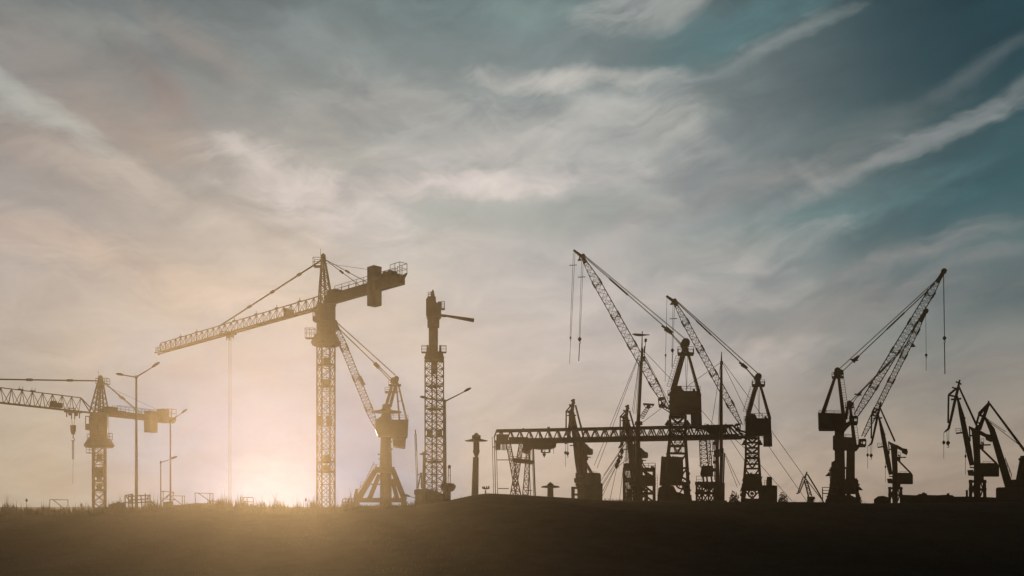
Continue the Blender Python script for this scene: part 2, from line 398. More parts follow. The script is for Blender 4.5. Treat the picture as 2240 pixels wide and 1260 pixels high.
# reeds and grass
r = MB()
def blade(x, y, z, h, w, lean, yaw):
    cx, cy = math.cos(yaw)*w/2, math.sin(yaw)*w/2; lx, ly = lean*math.cos(yaw*2.3), lean*math.sin(yaw*1.7)
    i = len(r.v)
    for t, ww in ((0, 1), (.55, .7)):
        r.v.append(V((x+lx*t*t-cx*ww, y+ly*t*t-cy*ww, z+h*t))); r.v.append(V((x+lx*t*t+cx*ww, y+ly*t*t+cy*ww, z+h*t)))
    r.v.append(V((x+lx, y+ly, z+h)))
    r.f.extend([(i, i+1, i+3, i+2), (i+2, i+3, i+4)])
def reed_h(px):
    if px < 40: b = 24
    elif px < 200: b = 16
    elif px < 262: b = 20
    elif px < 355: b = 23
    elif px < 455: b = 8
    elif px < 770: b = 22
    elif px < 905: b = 10
    else: b = 2.0
    if 890 < px < 912: b = 17
    return b*(.75+.5*abs(math.sin(px*.043)+.6*math.sin(px*.117)))
def clumps(n, px0, px1, k=1.0, wide=.07):
    for _ in range(n):
        px = random.uniform(px0, px1); y = random.uniform(YC-7, YC+6); x = (px-1120)*y/F
        h = reed_h(px)*YC/F*k*random.uniform(.25, 1)**1.3
        blade(x, y, gz(x, y)-.1, h, random.uniform(.5, 1.5)*wide, h*random.uniform(-.35, .35), random.uniform(0, 6.28))
clumps(7500, -60, 775, 1.0, .1); clumps(700, -60, 775, 1.75, .11); clumps(900, 775, 915, 1.0, .09); clumps(700, 450, 760, 1.15, .1)
clumps(2600, 915, 2300, 1.3); clumps(160, 915, 1350, 3.2, .05); clumps(110, 1640, 1930, 6, .05)
for _ in range(9000):                      # short turf on the face of the bank
    y = random.uniform(96, 166); x = random.uniform(-.62, .62)*y
    blade(x, y, gz(x, y)-.03, random.uniform(.12, .45), .05, random.uniform(-.2, .2), random.uniform(0, 6.28))
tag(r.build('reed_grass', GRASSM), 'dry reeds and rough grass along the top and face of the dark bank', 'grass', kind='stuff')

# ================================================================== tower cranes
def tower_crane(name, label, Y, mpx, outer, wtop, apex, root, far, opts):
    Y = cy(Y); s = Y/F; x0 = (mpx-1120)*s
    base = V((x0, Y, GZ)); rt = empty(name, base, label, 'tower crane', 'tower cranes on the left')
    zz = lambda py, t=0.0: H+(HOR-py)*(Y+D_[1]*t)/F-GZ
    fx, fy = far; D_ = (0, 0)
    Y1 = Y*(HOR-root)/(HOR-fy); dv = V(((fx-1120)*Y1/F-x0, Y1-Y, 0)); dv.normalize(); D_ = (dv.x, dv.y)
    def tp(px): k = (px-1120)/F; return (k*Y-x0)/(dv.x-k*dv.y)
    def J(t, z, off=0.0): sdv = V((-dv.y, dv.x, 0)); return V((dv.x*t, dv.y*t, z))+sdv*off
    yaw = math.atan2(dv.y, dv.x)
    sv = V((math.cos(R(32)), math.sin(R(32)), 0)); w = outer*s/1.378; my = R(32)
    zt = zz(wtop); zj = zz(root)
    # mast
    n = max(6, round(zt/(w*.86)))
    m = MB().truss((0, 0, 0), (0, 0, zt), w, w, w, w, n, .30, .13, 'X', sv); m.box((0, 0, .3), (w*1.7, w*1.7, .6), my)
    mast = m.build('mast', YEL, rt)
    MB().ladder((.35, .2, .6), (.35, .2, zt), .55).build('ladder', GALV, mast)
    for py in opts['rest']:
        z = zz(py); MB().lathe((0, 0, z), [(w*.15, .35), (w*.68, .12), (w*.70, -.1), (w*.2, -.35)], 4).box((0, 0, z+.7), (w*.4, w*.4, 1.5), my).build('rest_platform', GALV, mast)
    for px, py, hw, hh in opts.get('panels', []):
        MB().box(((px-mpx)*s, -w*.3, zz(py)), (hw*s*2, .5, hh*s*2), R(8)).build('panel_box', HOUSE, mast)
    # slewing section
    cw = opts['slew']; m = MB()
    z0, z1 = zt, zj-.1
    m.lathe((0, 0, z0), [(cw*.72, -.35), (cw*.80, .2), (cw*.60, 1.7), (cw*.56, 1.9)], 4 if opts.get('sq') else 14)
    m.box((0, 0, z0+(z1-z0)*.28+.9), (cw*.86, cw*.86, (z1-z0)*.35), R(20))
    for k in range(4):
        a = R(20+90*k+45); c = V((math.cos(a), math.sin(a), 0))*cw*.56
        m.beam(c+V((0, 0, z0+1.5)), c+V((0, 0, z1)), .35)
    m.box((0, 0, z0+(z1-z0)*.80), (cw*.84, cw*.84, (z1-z0)*.42), R(20))
    m.box((0, 0, z1+.1), (cw*.95, cw*.95, .35), R(20)).build('slewing_unit', YEL, rt)
    # cab: sits below the jib root on its near side, with window openings
    cx = opts['cab']; c0 = V(((cx[0]-mpx)*s, -cw*.45, zz(cx[1]))); cwid, chh = cx[2]*s, cx[3]*s
    m = MB(); m.box(c0+V((0, 0, chh/2)), (cwid, 2.0, .14)); m.box(c0-V((0, 0, chh/2)), (cwid, 2.0, .3)); m.box(c0-V((0, 0, chh*.28)), (cwid, 1.9, chh*.4))
    for a in (-1, -.1, 1):
        for b in (-1, 1): m.beam(c0+V((a*cwid*.47, b*.93, -chh/2)), c0+V((a*cwid*.47, b*.93, chh/2)), .16)
    m.box(c0+V((cwid*.28, .3, 0)), (cwid*.35, 1.3, chh)); cab = m.build('cab', HOUSE, rt)
    for px, py, hw, hh in opts['cages']:
        MB().cage(((px-mpx)*s, 0, zz(py)), hw*2*s, 1.6, hh*s).beam(((px-mpx)*s, 0, zz(py)), (0, 0, zz(py)), .25).build('service_platform', GALV, rt)
    # tower top (A-shaped head)
    ax = (apex[0]-mpx)*s; za = zz(apex[1]); m = MB(); bw = opts['top_w']
    for a in (-1, 1):
        for b in (-1, 1): m.beam(V((a*bw/2, b*bw*.35, zj)), V((ax+a*.25, b*.2, za)), .28)
        m.beam(V((a*.25, 0, zj)), V((ax, 0, za)), .2)
    for k in range(7):
        t0, t1 = k/7, (k+1)/7; e = 1
        P = lambda a, t: V((a*bw/2*(1-t)+(ax+a*.25)*t, -bw*.35*(1-t)-.2*t, zj+(za-zj)*t)); Q = lambda a, t: P(a, t)+V((0, 2*(bw*.35*(1-t)+.2*t), 0))
        for G in (P, Q):
            m.beam(G(-1, t0), G(1, t1), .11); m.beam(G(1, t0), G(-1, t1), .11); m.beam(G(-1, t1), G(1, t1), .11)
    m.lathe((ax, 0, za), [(.45, -1.6), (.6, -.5), (.5, .2), (.2, .55)], 8)
    m.tube((ax-.55, 0, za), (ax-.55, 0, za+1.6), .05)
    top = m.build('tower_top', YEL, rt)
    MB().ladder((ax+.1, -.6, za-1.5), (.5, -bw*.4, zj+.3), .5).build('ladder', GALV, top)
    hp = opts['head_platform']; MB().cage(((hp[0]-mpx)*s, 0, zz(hp[1])), hp[2]*s, 1.7, hp[3]*s).build('head_platform', GALV, top)
    # jib
    if 'jib' in opts:
        o = opts['jib']; tL = o['len'] or tp(fx); hh = o['h']
        m = MB(); m.tri(J(opts['slew']*.4, zj), J(tL, zj), hh, 1.7, o['n'], .20, .10, o['t0'], o['t1'])
        if o.get('nose'): m.rail([J(tL-.3, zj, -.7), J(tL-.3, zj, .7)], 1.6); m.rail([J(tL-.3, zj, .7), J(tL-3, zj, .7)], 1.2); m.tube(J(tL-.8, zj-.3, -.2), J(tL-.8, zj-.3, .2), .35, n=10)
        jb = m.build('jib', YEL, rt)
        m = MB(); 
        for a, b in ((0, 1),): m.beam(J(opts['slew']*.4, zj+.05), J(tL*.98, zj+.05), .12, .8)
        m.build('walkway', GALV, jb)
        if o.get('winch'):
            t = tp(o['winch']); c = J(t, zj+.9); MB().box(c, (2.6, 1.1, 1.1), yaw).box(c+V((-.6, 0, .5)), (1.0, 1.0, .9), yaw).build('trolley_winch', HOUSE, jb)
        for px in o.get('joints', []):
            t = tp(px); MB().box(J(t, zj+hh+.12), (1.1, .4, .35), yaw).beam(J(t-.4, zj+hh, .2), J(t-.4, zj+hh+.9, .2), .06).beam(J(t+.1, zj+hh, -.2), J(t+.1, zj+hh+.9, -.2), .06).build('chord_joint', YEL, jb)
        # pendant bar
        ta = tp(o['pend']) if o['pend'] > 0 else -o['pend']; A = V((ax-.2, 0, za-.8)); B = J(ta, zj+hh)
        m = MB().beam(A, B, .26); 
        for t in (.2, .45, .68): c = A.lerp(B, t); dd = (B-A).normalized()*.7; m.beam(c-dd, c+dd, .48)
        m.build('pendant_bar', STEEL, rt)
        # trolley, ropes, hook
        t = tp(o['trolley']); m = MB().box(J(t, zj-.25), (3.4, 1.9, .4), yaw)
        m.cage(J(t+1.2, zj-.55, .9), 1.6, .8, 1.0)
        for q in (-1.7, -.4, .4, 1.7): m.beam(J(t+q, zj), J(t+q, zj-(1.6 if abs(q) > 1 else 1.9)), .18)
        for q in (-.8, .8): c = J(t+q, zj-.8); m.tube(c+V((0, -.15, 0)), c+V((0, .15, 0)), .4, n=12)
        m.build('trolley', STEEL, rt)
        zs = H+(HOR-o['rope'][0])*(Y+dv.y*t)/F-GZ
        if o.get('hook'):
            zb = H+(HOR-o['hook'])*(Y+dv.y*t)/F-GZ
            m = MB(); m.tube(J(t-.45, zj-1), J(t-.25, zb), .05); m.tube(J(t+.45, zj-1), J(t+.25, zb), .05); m.build('hoist_rope', CABLE, rt)
            c = J(t, zb); k = MB().prism([c+V(q) for q in ((-.55, 0, 0), (.55, 0, 0), (.5, 0, -1.3), (.25, 0, -2.2), (-.25, 0, -2.2), (-.5, 0, -1.3))], -.3, .3)
            k.tube(c-V((0, 0, 2.2)), c-V((0, 0, 3)), .12); hk = k.build('hook_block', STEEL, rt)
            hpts = [c+V((.35*math.sin(a), 0, -3.4+.35*math.cos(a))) for a in [R(x) for x in range(0, 280, 35)]]
            MB().path(hpts, .09).build('hook', STEEL, hk)
            zl = H+(HOR-o['rod'])*(Y+dv.y*t)/F-GZ
            MB().tube(c-V((.18, 0, 3.6)), V((c.x-.18, c.y, zl)), .09).tube(c-V((-.12, 0, 3.6)), V((c.x+.12, c.y, zl)), .09).tube(V((c.x, c.y, zl)), V((c.x-.1, c.y, zs)), .035).build('sling', CABLE, rt)
        else:
            MB().tube(J(t-.5, zj-1), J(t-.5, zs), .05).tube(J(t+.5, zj-1), J(t+.5, zs), .05).build('hoist_rope', CABLE, rt)
    # counter jib
    if 'counter' in opts:
        o = opts['counter']; tE = tp(o['end']); bh = o['h']; zc = zj+o['dz']
        m = MB(); a = J(-.5, zc+bh/2); b = J(tE, zc+bh/2)
        m.beam(a, b, bh, 1.6)
        m.beam(J(tE, zc+bh*.3), J(tE-1.2, zc+bh*.95), .25, 1.5)
        m.box(J(-3.2, zc+bh+.2), (3.0, 1.8, 1.3), yaw)
        cj = m.build('counter_jib', YEL, rt)
        for sd_ in (-.85, .85): MB().rail([J(-4.6, zc+bh, sd_), J(tE+1.0, zc+bh, sd_)], 1.35, .055, 2.6).build('railing', GALV, cj)
        MB().rail([J(tE+2.6, zc+bh, .9), J(tE-.5, zc+bh, .9), J(tE-.5, zc+bh, -.9), J(tE+2.6, zc+bh, -.9)], 2.2, .06, 1.4).build('railing', GALV, cj)
        for px, y0, y1, wd in o['weights']:
            t = tp(px); za_, zb_ = zz(y0, t), zz(y1, t); cw_ = wd*(Y+dv.y*t)/F/(abs(math.cos(yaw))+.62)
            MB().box(J(t, (za_+zb_)/2), (cw_, 2.0, abs(za_-zb_)), yaw).build('counterweight', CONC, rt)
        for px, y0, wd in o['winches']:
            t = tp(px); z = zc+bh; hgt_ = zz(y0, t)-z
            MB().box(J(t, z+hgt_*.35), (wd, 1.7, hgt_*.7), yaw).tube(J(t+wd*.25, z+hgt_*.6, -.8), J(t+wd*.25, z+hgt_*.6, .8), hgt_*.42, n=12).tube(J(t-wd*.3, z+hgt_*.55, -.8), J(t-wd*.3, z+hgt_*.55, .8), hgt_*.42, n=12).build('hoist_winch', HOUSE, cj)
        m = MB(); m2 = MB()
        for px, off in o['ties']:
            A = V((ax+.3, 0, za-.7)); B = J(tp(px), zc+bh, off); m.beam(A, B, .14)
            c = A.lerp(B, .5); dd = (B-A).normalized()*.6; m.beam(c-dd, c+dd, .42)
        m.build('tie_bar', STEEL, rt)
        MB().tube((ax+.4, 0, za-1.6), J(tp(o['wire'][0]), zz(o['wire'][1], tp(o['wire'][0]))), .04).build('wire', CABLE, rt)
    return rt, mast

tower_crane('tower_crane', 'tallest hammerhead tower crane, long lattice jib sloping down left, big slab counterweight', 206, 713, 41, 752, (707, 560), 670, (345, 773),
    dict(rest=[798, 845, 1010, 1032], panels=[(703, 922, 6, 11), (722, 922, 6, 11)], slew=4.1, cab=(698, 696, 15, 20), cages=[(679, 740, 10, 21)],
         top_w=3.0, head_platform=(695, 583, 17, 18),
         jib=dict(len=None, h=2.65, n=26, t0=.0, t1=.975, nose=True, winch=632, joints=[655, 605, 560, 512, 430, 395], pend=482, trolley=503, rope=(1125, 0)),
         counter=dict(end=879, h=1.9, dz=.2, weights=[(819, 584, 669, 32)], winches=[(852, 593, 3.0)], ties=[(793, .8), (806, -.8)], wire=(808, 590))))
tower_crane('tower_crane', 'tower crane at the far left edge, its jib running out of the picture', 279, 217, 32, 976, (220, 826), 905, (0, 881),
    dict(rest=[1006, 1052, 1072], panels=[(212, 1033, 6, 11), (224, 1033, 6, 11)], slew=4.3, cab=(211, 927, 24, 28), cages=[(199, 964, 5, 14), (238, 962, 5, 14), (199, 991, 7, 14)],
         top_w=3.6, head_platform=(225, 840, 24, 12), sq=False,
         jib=dict(len=44, h=3.3, n=15, t0=.08, t1=.97, winch=123, joints=[45, 72], pend=-41, trolley=160, rope=(1058, 0), hook=930, rod=1005),
         counter=dict(end=377, h=1.5, dz=-.4, weights=[(330, 900, 946, 23), (357, 895, 925, 20)], winches=[(258, 898, 3.4)], ties=[(300, .8), (318, -.8)], wire=(346, 897))))

# third tower crane: seen end-on, its jib pointing away
def end_on_crane():
    t = T('tower_crane', 212, 950, 'tower crane seen end on, slim solid head with one short arm pointing right', 'tower crane', 'tower cranes on the left')
    s = t.s; zt = t.p(950, 790).z; w = 40*s/1.378; sv = V((math.cos(R(32)), math.sin(R(32)), 0))
    mast = MB().truss((0, 0, 0), (0, 0, zt), w, w, w, w, 24, .28, .12, 'X', sv).build('mast', YEL, t.root)
    MB().ladder((.4, .2, .5), (.4, .2, zt), .55).build('ladder', GALV, mast)
    for py in (845, 895, 1010): MB().lathe(t.p(950, py), [(w*.15, .35), (w*.68, .12), (w*.70, -.1), (w*.2, -.35)], 4).build('rest_platform', GALV, mast)
    for px in (940, 961):
        m = MB(); t.rect(m, px-6, 941, px+6, 957, .6, -w*.3); m.build('panel_box', HOUSE, mast)
    m = MB(); t.rect(m, 943, 786, 957, 818, 1.3); m.build('climbing_frame', STEEL, mast)
    m = MB()
    for dy in (-1.9, 1.9): t.poly(m, [(933, 772), (967, 772), (972, 787), (963, 786), (956, 781), (944, 781), (937, 786), (928, 787)], .3, dy)
    t.rect(m, 938, 700, 958, 776, 2.2); t.rect(m, 935, 696, 961, 715, 2.9); t.rect(m, 929, 786, 971, 790, 4)
    m.build('slewing_column', YEL, t.root)
    m = MB(); t.poly(m, [(932, 658), (936, 652), (953, 652), (954, 664), (957, 666), (958, 663), (965, 663), (965, 693), (962, 696), (934, 696), (932, 692)], 3.0); m.build('cab', HOUSE, t.root)
    m = MB()
    for dy in (-.8, .8):
        m.beam(t.p(940, 666, dy), t.p(946, 637), .22); m.beam(t.p(953, 666, dy), t.p(948, 637), .22); m.beam(t.p(942, 656, dy), t.p(951, 656, dy), .15); m.beam(t.p(943, 646, dy), t.p(950, 646, dy), .15)
    m.beam(t.p(944, 665), t.p(944, 638), .35); m.beam(t.p(947, 650), t.p(947, 634), .3)
    m.build('tower_top', YEL, t.root)
    MB().cage(t.p(939.5, 652), 6*s, 1.5, 11*s).build('head_platform', GALV, t.root)
    MB().cage(t.p(969, 676), 7*s, 1.6, 15*s).build('service_platform', GALV, t.root)
    for px in (929, 969.5): MB().cage(t.p(px, 771), 13*s, 1.6, 14*s).build('service_platform', GALV, t.root)
    for px in (935.5, 963): MB().tube(t.p(px, 771), t.p(px, 755), .3, .2).build('slewing_motor', STEEL, t.root)
    m = MB(); m.beam(t.p(960, 690), t.p(976, 691), .5, .5); m.beam(t.p(974, 690.5), t.p(1037, 701), .35, .6, .72, .8); m.build('short_arm', STEEL, t.root)
    a = V((0, 1, 0)); p0 = t.p(948, 706)+a*2; MB().tri(p0, p0+a*46, 1.6, 1.3, 22, .2, .1, 0, .98).build('jib', YEL, t.root)
end_on_crane()

# ================================================================== shipyard luffing cranes
def hook_line(t, name_parent, px0, y0, px1, y1, pxe, ye, two=3.0, blk=9, rods=True, spread=None):
    rp = MB(); h = two/2
    for k in ((-h, h) if two else (0,)):
        rp.tube(t.p(px0+k, y0), t.p(px1+k*.6, y1), .05, n=5)
    if spread:
        sp_ = t.p(px0+(px1-px0)*.28, spread); rp.tube(sp_-V((.9, 0, 0)), sp_+V((.9, 0, 0)), .09)
    rp.build('hoist_rope', CABLE, name_parent)
    c = t.p(px1, y1); u = blk*t.s; k = MB().lathe(c, [(u*.18, .05), (u*.44, -u*.25), (u*.46, -u*.5), (u*.28, -u*.85), (u*.12, -u*1.1)], 10, sx=1.0)
    hb = k.build('hook_block', STEEL, name_parent)
    pts = [c+V((u*.22*math.sin(a), 0, -u*1.35+u*.22*math.cos(a))) for a in [R(x) for x in range(0, 260, 40)]]
    MB().path(pts, .07).build('hook', STEEL, hb)
    if rods: MB().tube(c-V((0, 0, u*1.5)), t.p(pxe, ye), .10 if blk > 7 else .05).build('sling', CABLE, name_parent)

def lattice_boom(t, root, tip, wr, wm, wt, n, dep=2.0, style='Z', ch=.15, br=.075, dy=0):
    A = t.p(*root, dy); B = t.p(*tip, dy); s = t.s; m = MB()
    C = A.lerp(B, .14); E = A.lerp(B, .86); n1 = max(2, round(n*.13)); n2 = n-2*n1
    m.truss(A, C, wr*s, wm*s, dep, dep, n1, ch, br, style, horiz=True)
    m.truss(C, E, wm*s, wm*s, dep, dep*.8, n2, ch, br, style, horiz=True)
    m.truss(E, B, wm*s, wt*s, dep*.8, dep*.4, n1, ch, br, style, horiz=True)
    return m.build('boom', STEEL, t.root)

def splice(t, bm, root, tip, fr, w):
    A = t.p(*root); B = t.p(*tip); a = (B-A).normalized(); sv = a.cross(V((0, 1, 0))).normalized()
    for f in fr:
        c = A.lerp(B, f); m = MB()
        for k in (-1, 1):
            e = c+sv*k*w/2*t.s; m.beam(e-a*.7, e+a*.7, .42, .42)
        m.beam(c-sv*w/2*t.s, c+sv*w/2*t.s-a*.8, .14); m.beam(c+sv*w/2*t.s, c-sv*w/2*t.s-a*.8, .14)
        m.build('boom_joint', STEEL, bm)

def clutter(t, edges, n, dep=1.2, up=4.0, name='fittings'):
    """small brackets, lamps, vents, cable trays and posts along the edges of a machine"""
    m = MB()
    for (a, b) in edges:
        A = t.p(*a); B = t.p(*b); L_ = (B-A).length
        m.tube(A, B, .08, n=4)
        d = (B-A).normalized(); hz = abs(d.x) > abs(d.z); out = V((0, 0, 1)) if hz else V((1 if b[0]+a[0] > 2*t.bx else -1, 0, 0))
        for _ in range(max(1, int(n*L_/10))):
            c = A.lerp(B, random.random())+V((0, random.uniform(-dep, dep), 0)); q = random.random(); h = random.uniform(.25, 1)*up*t.s
            if q < .35: m.box(c+out*h*.3, (random.uniform(.2, .7), .5, random.uniform(.2, .8)))
            elif q < .7: m.tube(c, c+out*h+d*random.uniform(-.3, .3), random.uniform(.04, .09), n=5)
            else:
                e = c+out*h*.7; m.tube(c, e, .06, n=4); m.tube(e, e+d*random.uniform(-1, 1), .06, n=4)
    return m.build(name, STEEL, t.root)

def luffer_left(name, label, Y, o):
    """luffing crane with its boom rising to the left; o holds measured points, k = size relative to the largest"""
    k = o['k']; ax, ay = o['apex']; t = T(name, Y, o['col'], label, 'shipyard crane', 'lattice boom shipyard cranes')
    P = lambda dx, dy, z=0: t.p(ax+dx*k, ay+dy*k, z)
    rt = t.root; s = t.s; tip = o['tip']; hd = o['head']; root = o['root']
    # boom
    bm = lattice_boom(t, root, hd, 6*k, 17*k, 7*k, 27, 1.5)
    splice(t, bm, root, hd, (.17, .42, .62, .84), 17*k)
    m = MB(); m.beam(t.p(hd[0]+3*k, hd[1]+6*k), t.p(hd[0]-3*k, hd[1]-6*k), 1.0, 1.6, .7, 1.2); m.beam(t.p(hd[0]-1*k, hd[1]-4*k), t.p(*tip), .75, 1.1, .45, .9)
    c = t.p(hd[0]-1*k, hd[1]-8*k); m.tube(c-V((0, .4, 0)), c+V((0, .4, 0)), .5, n=12); m.build('boom_head', STEEL, bm)
    c = t.p(hd[0]-9*k, hd[1]-3*k); MB().lathe(c, [(.12, .7), (.15, 0), (.55, -.45), (.5, -.5)], 10).build('floodlight', HOUSE, bm)
    # head of the a-frame
    a = t.p(ax, ay); m = MB()
    for r_, dx, dz in ((.75, 0, 0), (.6, -5, 5)): 
        c = P(dx, dz); m.tube(c-V((0, .9, 0)), c+V((0, .9, 0)), r_*k*1.3, n=14)
    m.prism([P(-11, 2), P(-3, 4), P(3, -4), P(5, 0), P(2, 12), P(-1, 15), P(-6, 9), P(-11, 8)], -.7, .7); 
    m.build('head_sheaves', STEEL, rt)
    # a-frame
    m = MB(); lf, rf = o['legs']
    for d in (-1, 1):
        m.beam(P(-1, 8, d*.5), t.p(lf[0], lf[1], d*2.0), .95*k+.1, .7, 1.1*k+.1, .8)
        m.beam(P(1, 8, d*.5), t.p(rf[0], rf[1], d*2.0), .5, .5, .6, .6)
    for f in (.35, .7):
        c = P(-1, 8).lerp(t.p(*lf), f); m.beam(c+V((0, -1.5*f-.4, 0)), c+V((0, 1.5*f+.4, 0)), .3)
    m.build('a_frame', RED, rt)
    m = MB(); m.beam(P(-17, 25), P(17, 25), .3, 3.2); m.rail([P(-17, 25, -1.5), P(17, 25, -1.5)], 1.5*k, .055, 1.4); m.rail([P(-17, 25, 1.5), P(17, 25, 1.5)], 1.5*k, .055, 1.4)
    for e in (-1, 1): m.beam(P(e*12, 24), P(e*2, 14), .12); m.beam(P(e*17, 25), P(e*17, 13), .28); m.beam(P(e*15, 26), P(e*8, 30), .1)
    m.build('head_platform', GALV, rt)
    l0 = t.p(lf[0], lf[1]).lerp(P(-1, 8), .1)+V((-1.3*k, -1, 0)); l1 = t.p(lf[0], lf[1]).lerp(P(-1, 8), .78)+V((-1.1*k, -1, 0))
    MB().ladder(l0, l1, .7, .045).build('ladder', GALV, rt)
    # pendants
    m = MB(); B1 = t.p(*o['pblock']); hp = t.p(hd[0]+2*k, hd[1]-6*k)
    for d in (-.6, .6):
        m.tube(hp+V((0, d, .3)), P(3, -5, d), .055, n=5)
        m.tube(hp+V((0, d, 0)), B1+V((0, d, .1)), .06, n=5)
        for q in (-2.0, 2.5): m.tube(B1+V((0, d, 0)), P(-8, 6+q, d), .05, n=5)
        mid = hp.lerp(B1, .52); m.tube(hp.lerp(B1, .3)+V((0, d, 0)), mid+V((0, d, 0)), .13, n=6)
    m.build('pendant_rope', CABLE, rt)
    dv = (t.p(ax, ay)-B1).normalized(); m = MB().beam(B1-dv*.9*k, B1+dv*1.1*k, 1.0*k, 1.4, .7*k, 1.2); m.beam(B1-dv*1.9*k, B1-dv*.7*k, .35, .8); m.build('luffing_block', STEEL, rt)
    # inner ropes of the a-frame
    MB().tube(P(-2, 20), t.p(ax+2*k, o['house_top']), .045).tube(P(4, 20), t.p(ax+2*k, o['house_top']), .045).build('luffing_rope', CABLE, rt)
    # hooks
    for a_ in o['hooks']: hook_line(t, rt, *a_)
    # machinery house and counterweight
    m = MB(); t.poly(m, o['house'], 6.5*k); hs = m.build('machinery_house', HOUSE, rt)
    m = MB(); hx = o['house'][0][0]; 
    x0 = min(q[0] for q in o['house']); x1 = max(q[0] for q in o['house']); yt = o['house_top']
    m.rail([t.p(x0+5*k, yt, -2.8), t.p(x1-3, yt, -2.8)], 1.1, .05, 2).rail([t.p(x0-4*k, yt+8*k, -1.5), t.p(x0, yt+8*k, -1.5)], 1.2).rail([t.p(x0-4*k, yt+20*k, -1.5), t.p(x0, yt+20*k, -1.5)], 1.2)
    m.tube(t.p(x1-14*k, yt), t.p(x1-17*k, yt-8*k), .28); m.build('railing', GALV, hs)
    m = MB(); t.poly(m, o['cw'], 5.5*k); m.build('counterweight', CONC, rt)
    # cab
    cx0, cy0, cx1, cy1 = o['cab']; m = MB(); cw = cx1-cx0; ch = cy1-cy0
    for d in (-1.1, 1.1):
        t.poly(m, [(cx0, cy0+ch*.2), (cx0+cw*.25, cy0), (cx1, cy0), (cx1, cy0+ch*.12), (cx0+cw*.1, cy0+ch*.3)], .12, d)
        t.poly(m, [(cx0+cw*.1, cy0+ch*.72), (cx1, cy0+ch*.72), (cx1, cy1), (cx0+cw*.25, cy1)], .12, d)
        for f in (.08, .45, .95): m.beam(t.p(cx0+cw*f, cy0+ch*.15, d), t.p(cx0+cw*(f*.8+.12), cy1-1, d), .22)
    t.rect(m, cx0+cw*.2, cy0, cx1, cy0+1.2, 2.3); t.rect(m, cx0+cw*.2, cy1-4, cx1, cy1, 2.3); t.rect(m, cx0+cw*.4, cy0+ch*.45, cx0+cw*.75, cy1-2, 1.0)
    cb = m.build('cab', HOUSE, rt); m = MB(); m.beam(t.p(cx1-1, cy1-1), t.p(x0+1, cy1+4*k), .4); m.beam(t.p(cx0+cw*.5, cy1), t.p(x0+1, cy1+12*k), .2); m.build('cab_bracket', STEEL, cb)
    # lattice column
    c0, c1, y0, y1, b0, b1 = o['column']; m = MB(); cc = (c0+c1)/2; wd = (c1-c0)*s
    m.truss(t.p(cc, y0), t.p(cc, y1), wd, wd, wd, wd, max(2, round((y1-y0)/(16*k))), .5*k+.1, .25, 'K')
    bot = t.by; bc = (b0+b1)/2
    m.truss(t.p(cc, y1), t.p(bc, bot), wd, (b1-b0)*s, wd, (b1-b0)*s, max(3, round((bot-y1)/(30*k))), .62*k+.1, .28, 'K')
    m.truss(t.p(cc, y0), t.p(cc, y1+30*k), wd*.45, wd*.45, wd*.3, wd*.3, 7, .12, .08, 'X')
    for y in (y0+1, y1-4*k, y1+14*k): t.rect(m, c0-1, y, c1+1, y+3*k, wd+.4)
    m.build('lattice_column', STEEL, rt)
    for e in (-1, 1):
        c = t.p(cc+e*(c1-c0)*.5+e*5*k, y0+14*k); MB().beam(t.p(cc+e*(c1-c0)*.5, y0+10*k), c, .15).lathe(c, [(.1, .6), (.2, .3), (.8*k, -.5), (.75*k, -.6)], 10).build('floodlight', HOUSE, rt)
    m = MB(); t.poly(m, o['winch_house'], 5*k); m.build('winch_house', HOUSE, rt)
    m = MB(); t.poly(m, o['drive'], 4*k, -1.5); m.build('drive_housing', HOUSE, rt)
    # cable drum and portal
    dx, dy_, dr = o['drum']; c = t.p(dx, dy_, -3.6*k); R_ = dr*s; m = MB()
    for q in range(16):
        a0, a1 = R(q*22.5), R((q+1)*22.5); m.beam(c+V((math.cos(a0)*R_, 0, math.sin(a0)*R_)), c+V((math.cos(a1)*R_, 0, math.sin(a1)*R_)), .4, .7)
    for q in range(8): a0 = R(q*45+10); m.beam(c, c+V((math.cos(a0)*R_, 0, math.sin(a0)*R_)), .16)
    m.tube(c-V((0, .4, 0)), c+V((0, .4, 0)), R_*.42, n=12); m.build('cable_drum', STEEL, rt)
    m = MB(); 
    for e in (-1, 1):
        for d in (-1, 1): m.beam(t.p(bc+e*(b1-b0)*.30, o['winch_bot'], d*3*k), t.p(bc+e*(b1-b0)*.62, bot, d*5*k), 1.1*k, 1.1*k)
        m.beam(t.p(bc+e*(b1-b0)*.62, bot-2, -5*k), t.p(bc+e*(b1-b0)*.62, bot-2, 5*k), 1.2, 1.0)
    m.beam(t.p(bc-(b1-b0)*.55, bot-18*k), t.p(bc+(b1-b0)*.55, bot-18*k), .9, 4); m.build('portal', STEEL, rt)
    for e in (-1, 1):
        for d in (-1, 1): 
            c = t.p(bc+e*(b1-b0)*.62, bot-1.5, d*4*k); MB().box(c, (3.4*k, 1.0, .9)).build('wheel_bogie', STEEL, rt)
    clutter(t, [((c0, y1), (b0+2, 1095)), ((c1, y1), (b1-2, 1095)), (o['winch_house'][0], o['winch_house'][1]), ((x0, o['house'][0][1]), (x0, o['house'][-1][1])), ((x0+4, yt), (x1-3, yt)), ((bc-(b1-b0)*.5, 1096), (bc+(b1-b0)*.5, 1096))], 9, 1.5*k, 5)
    return t

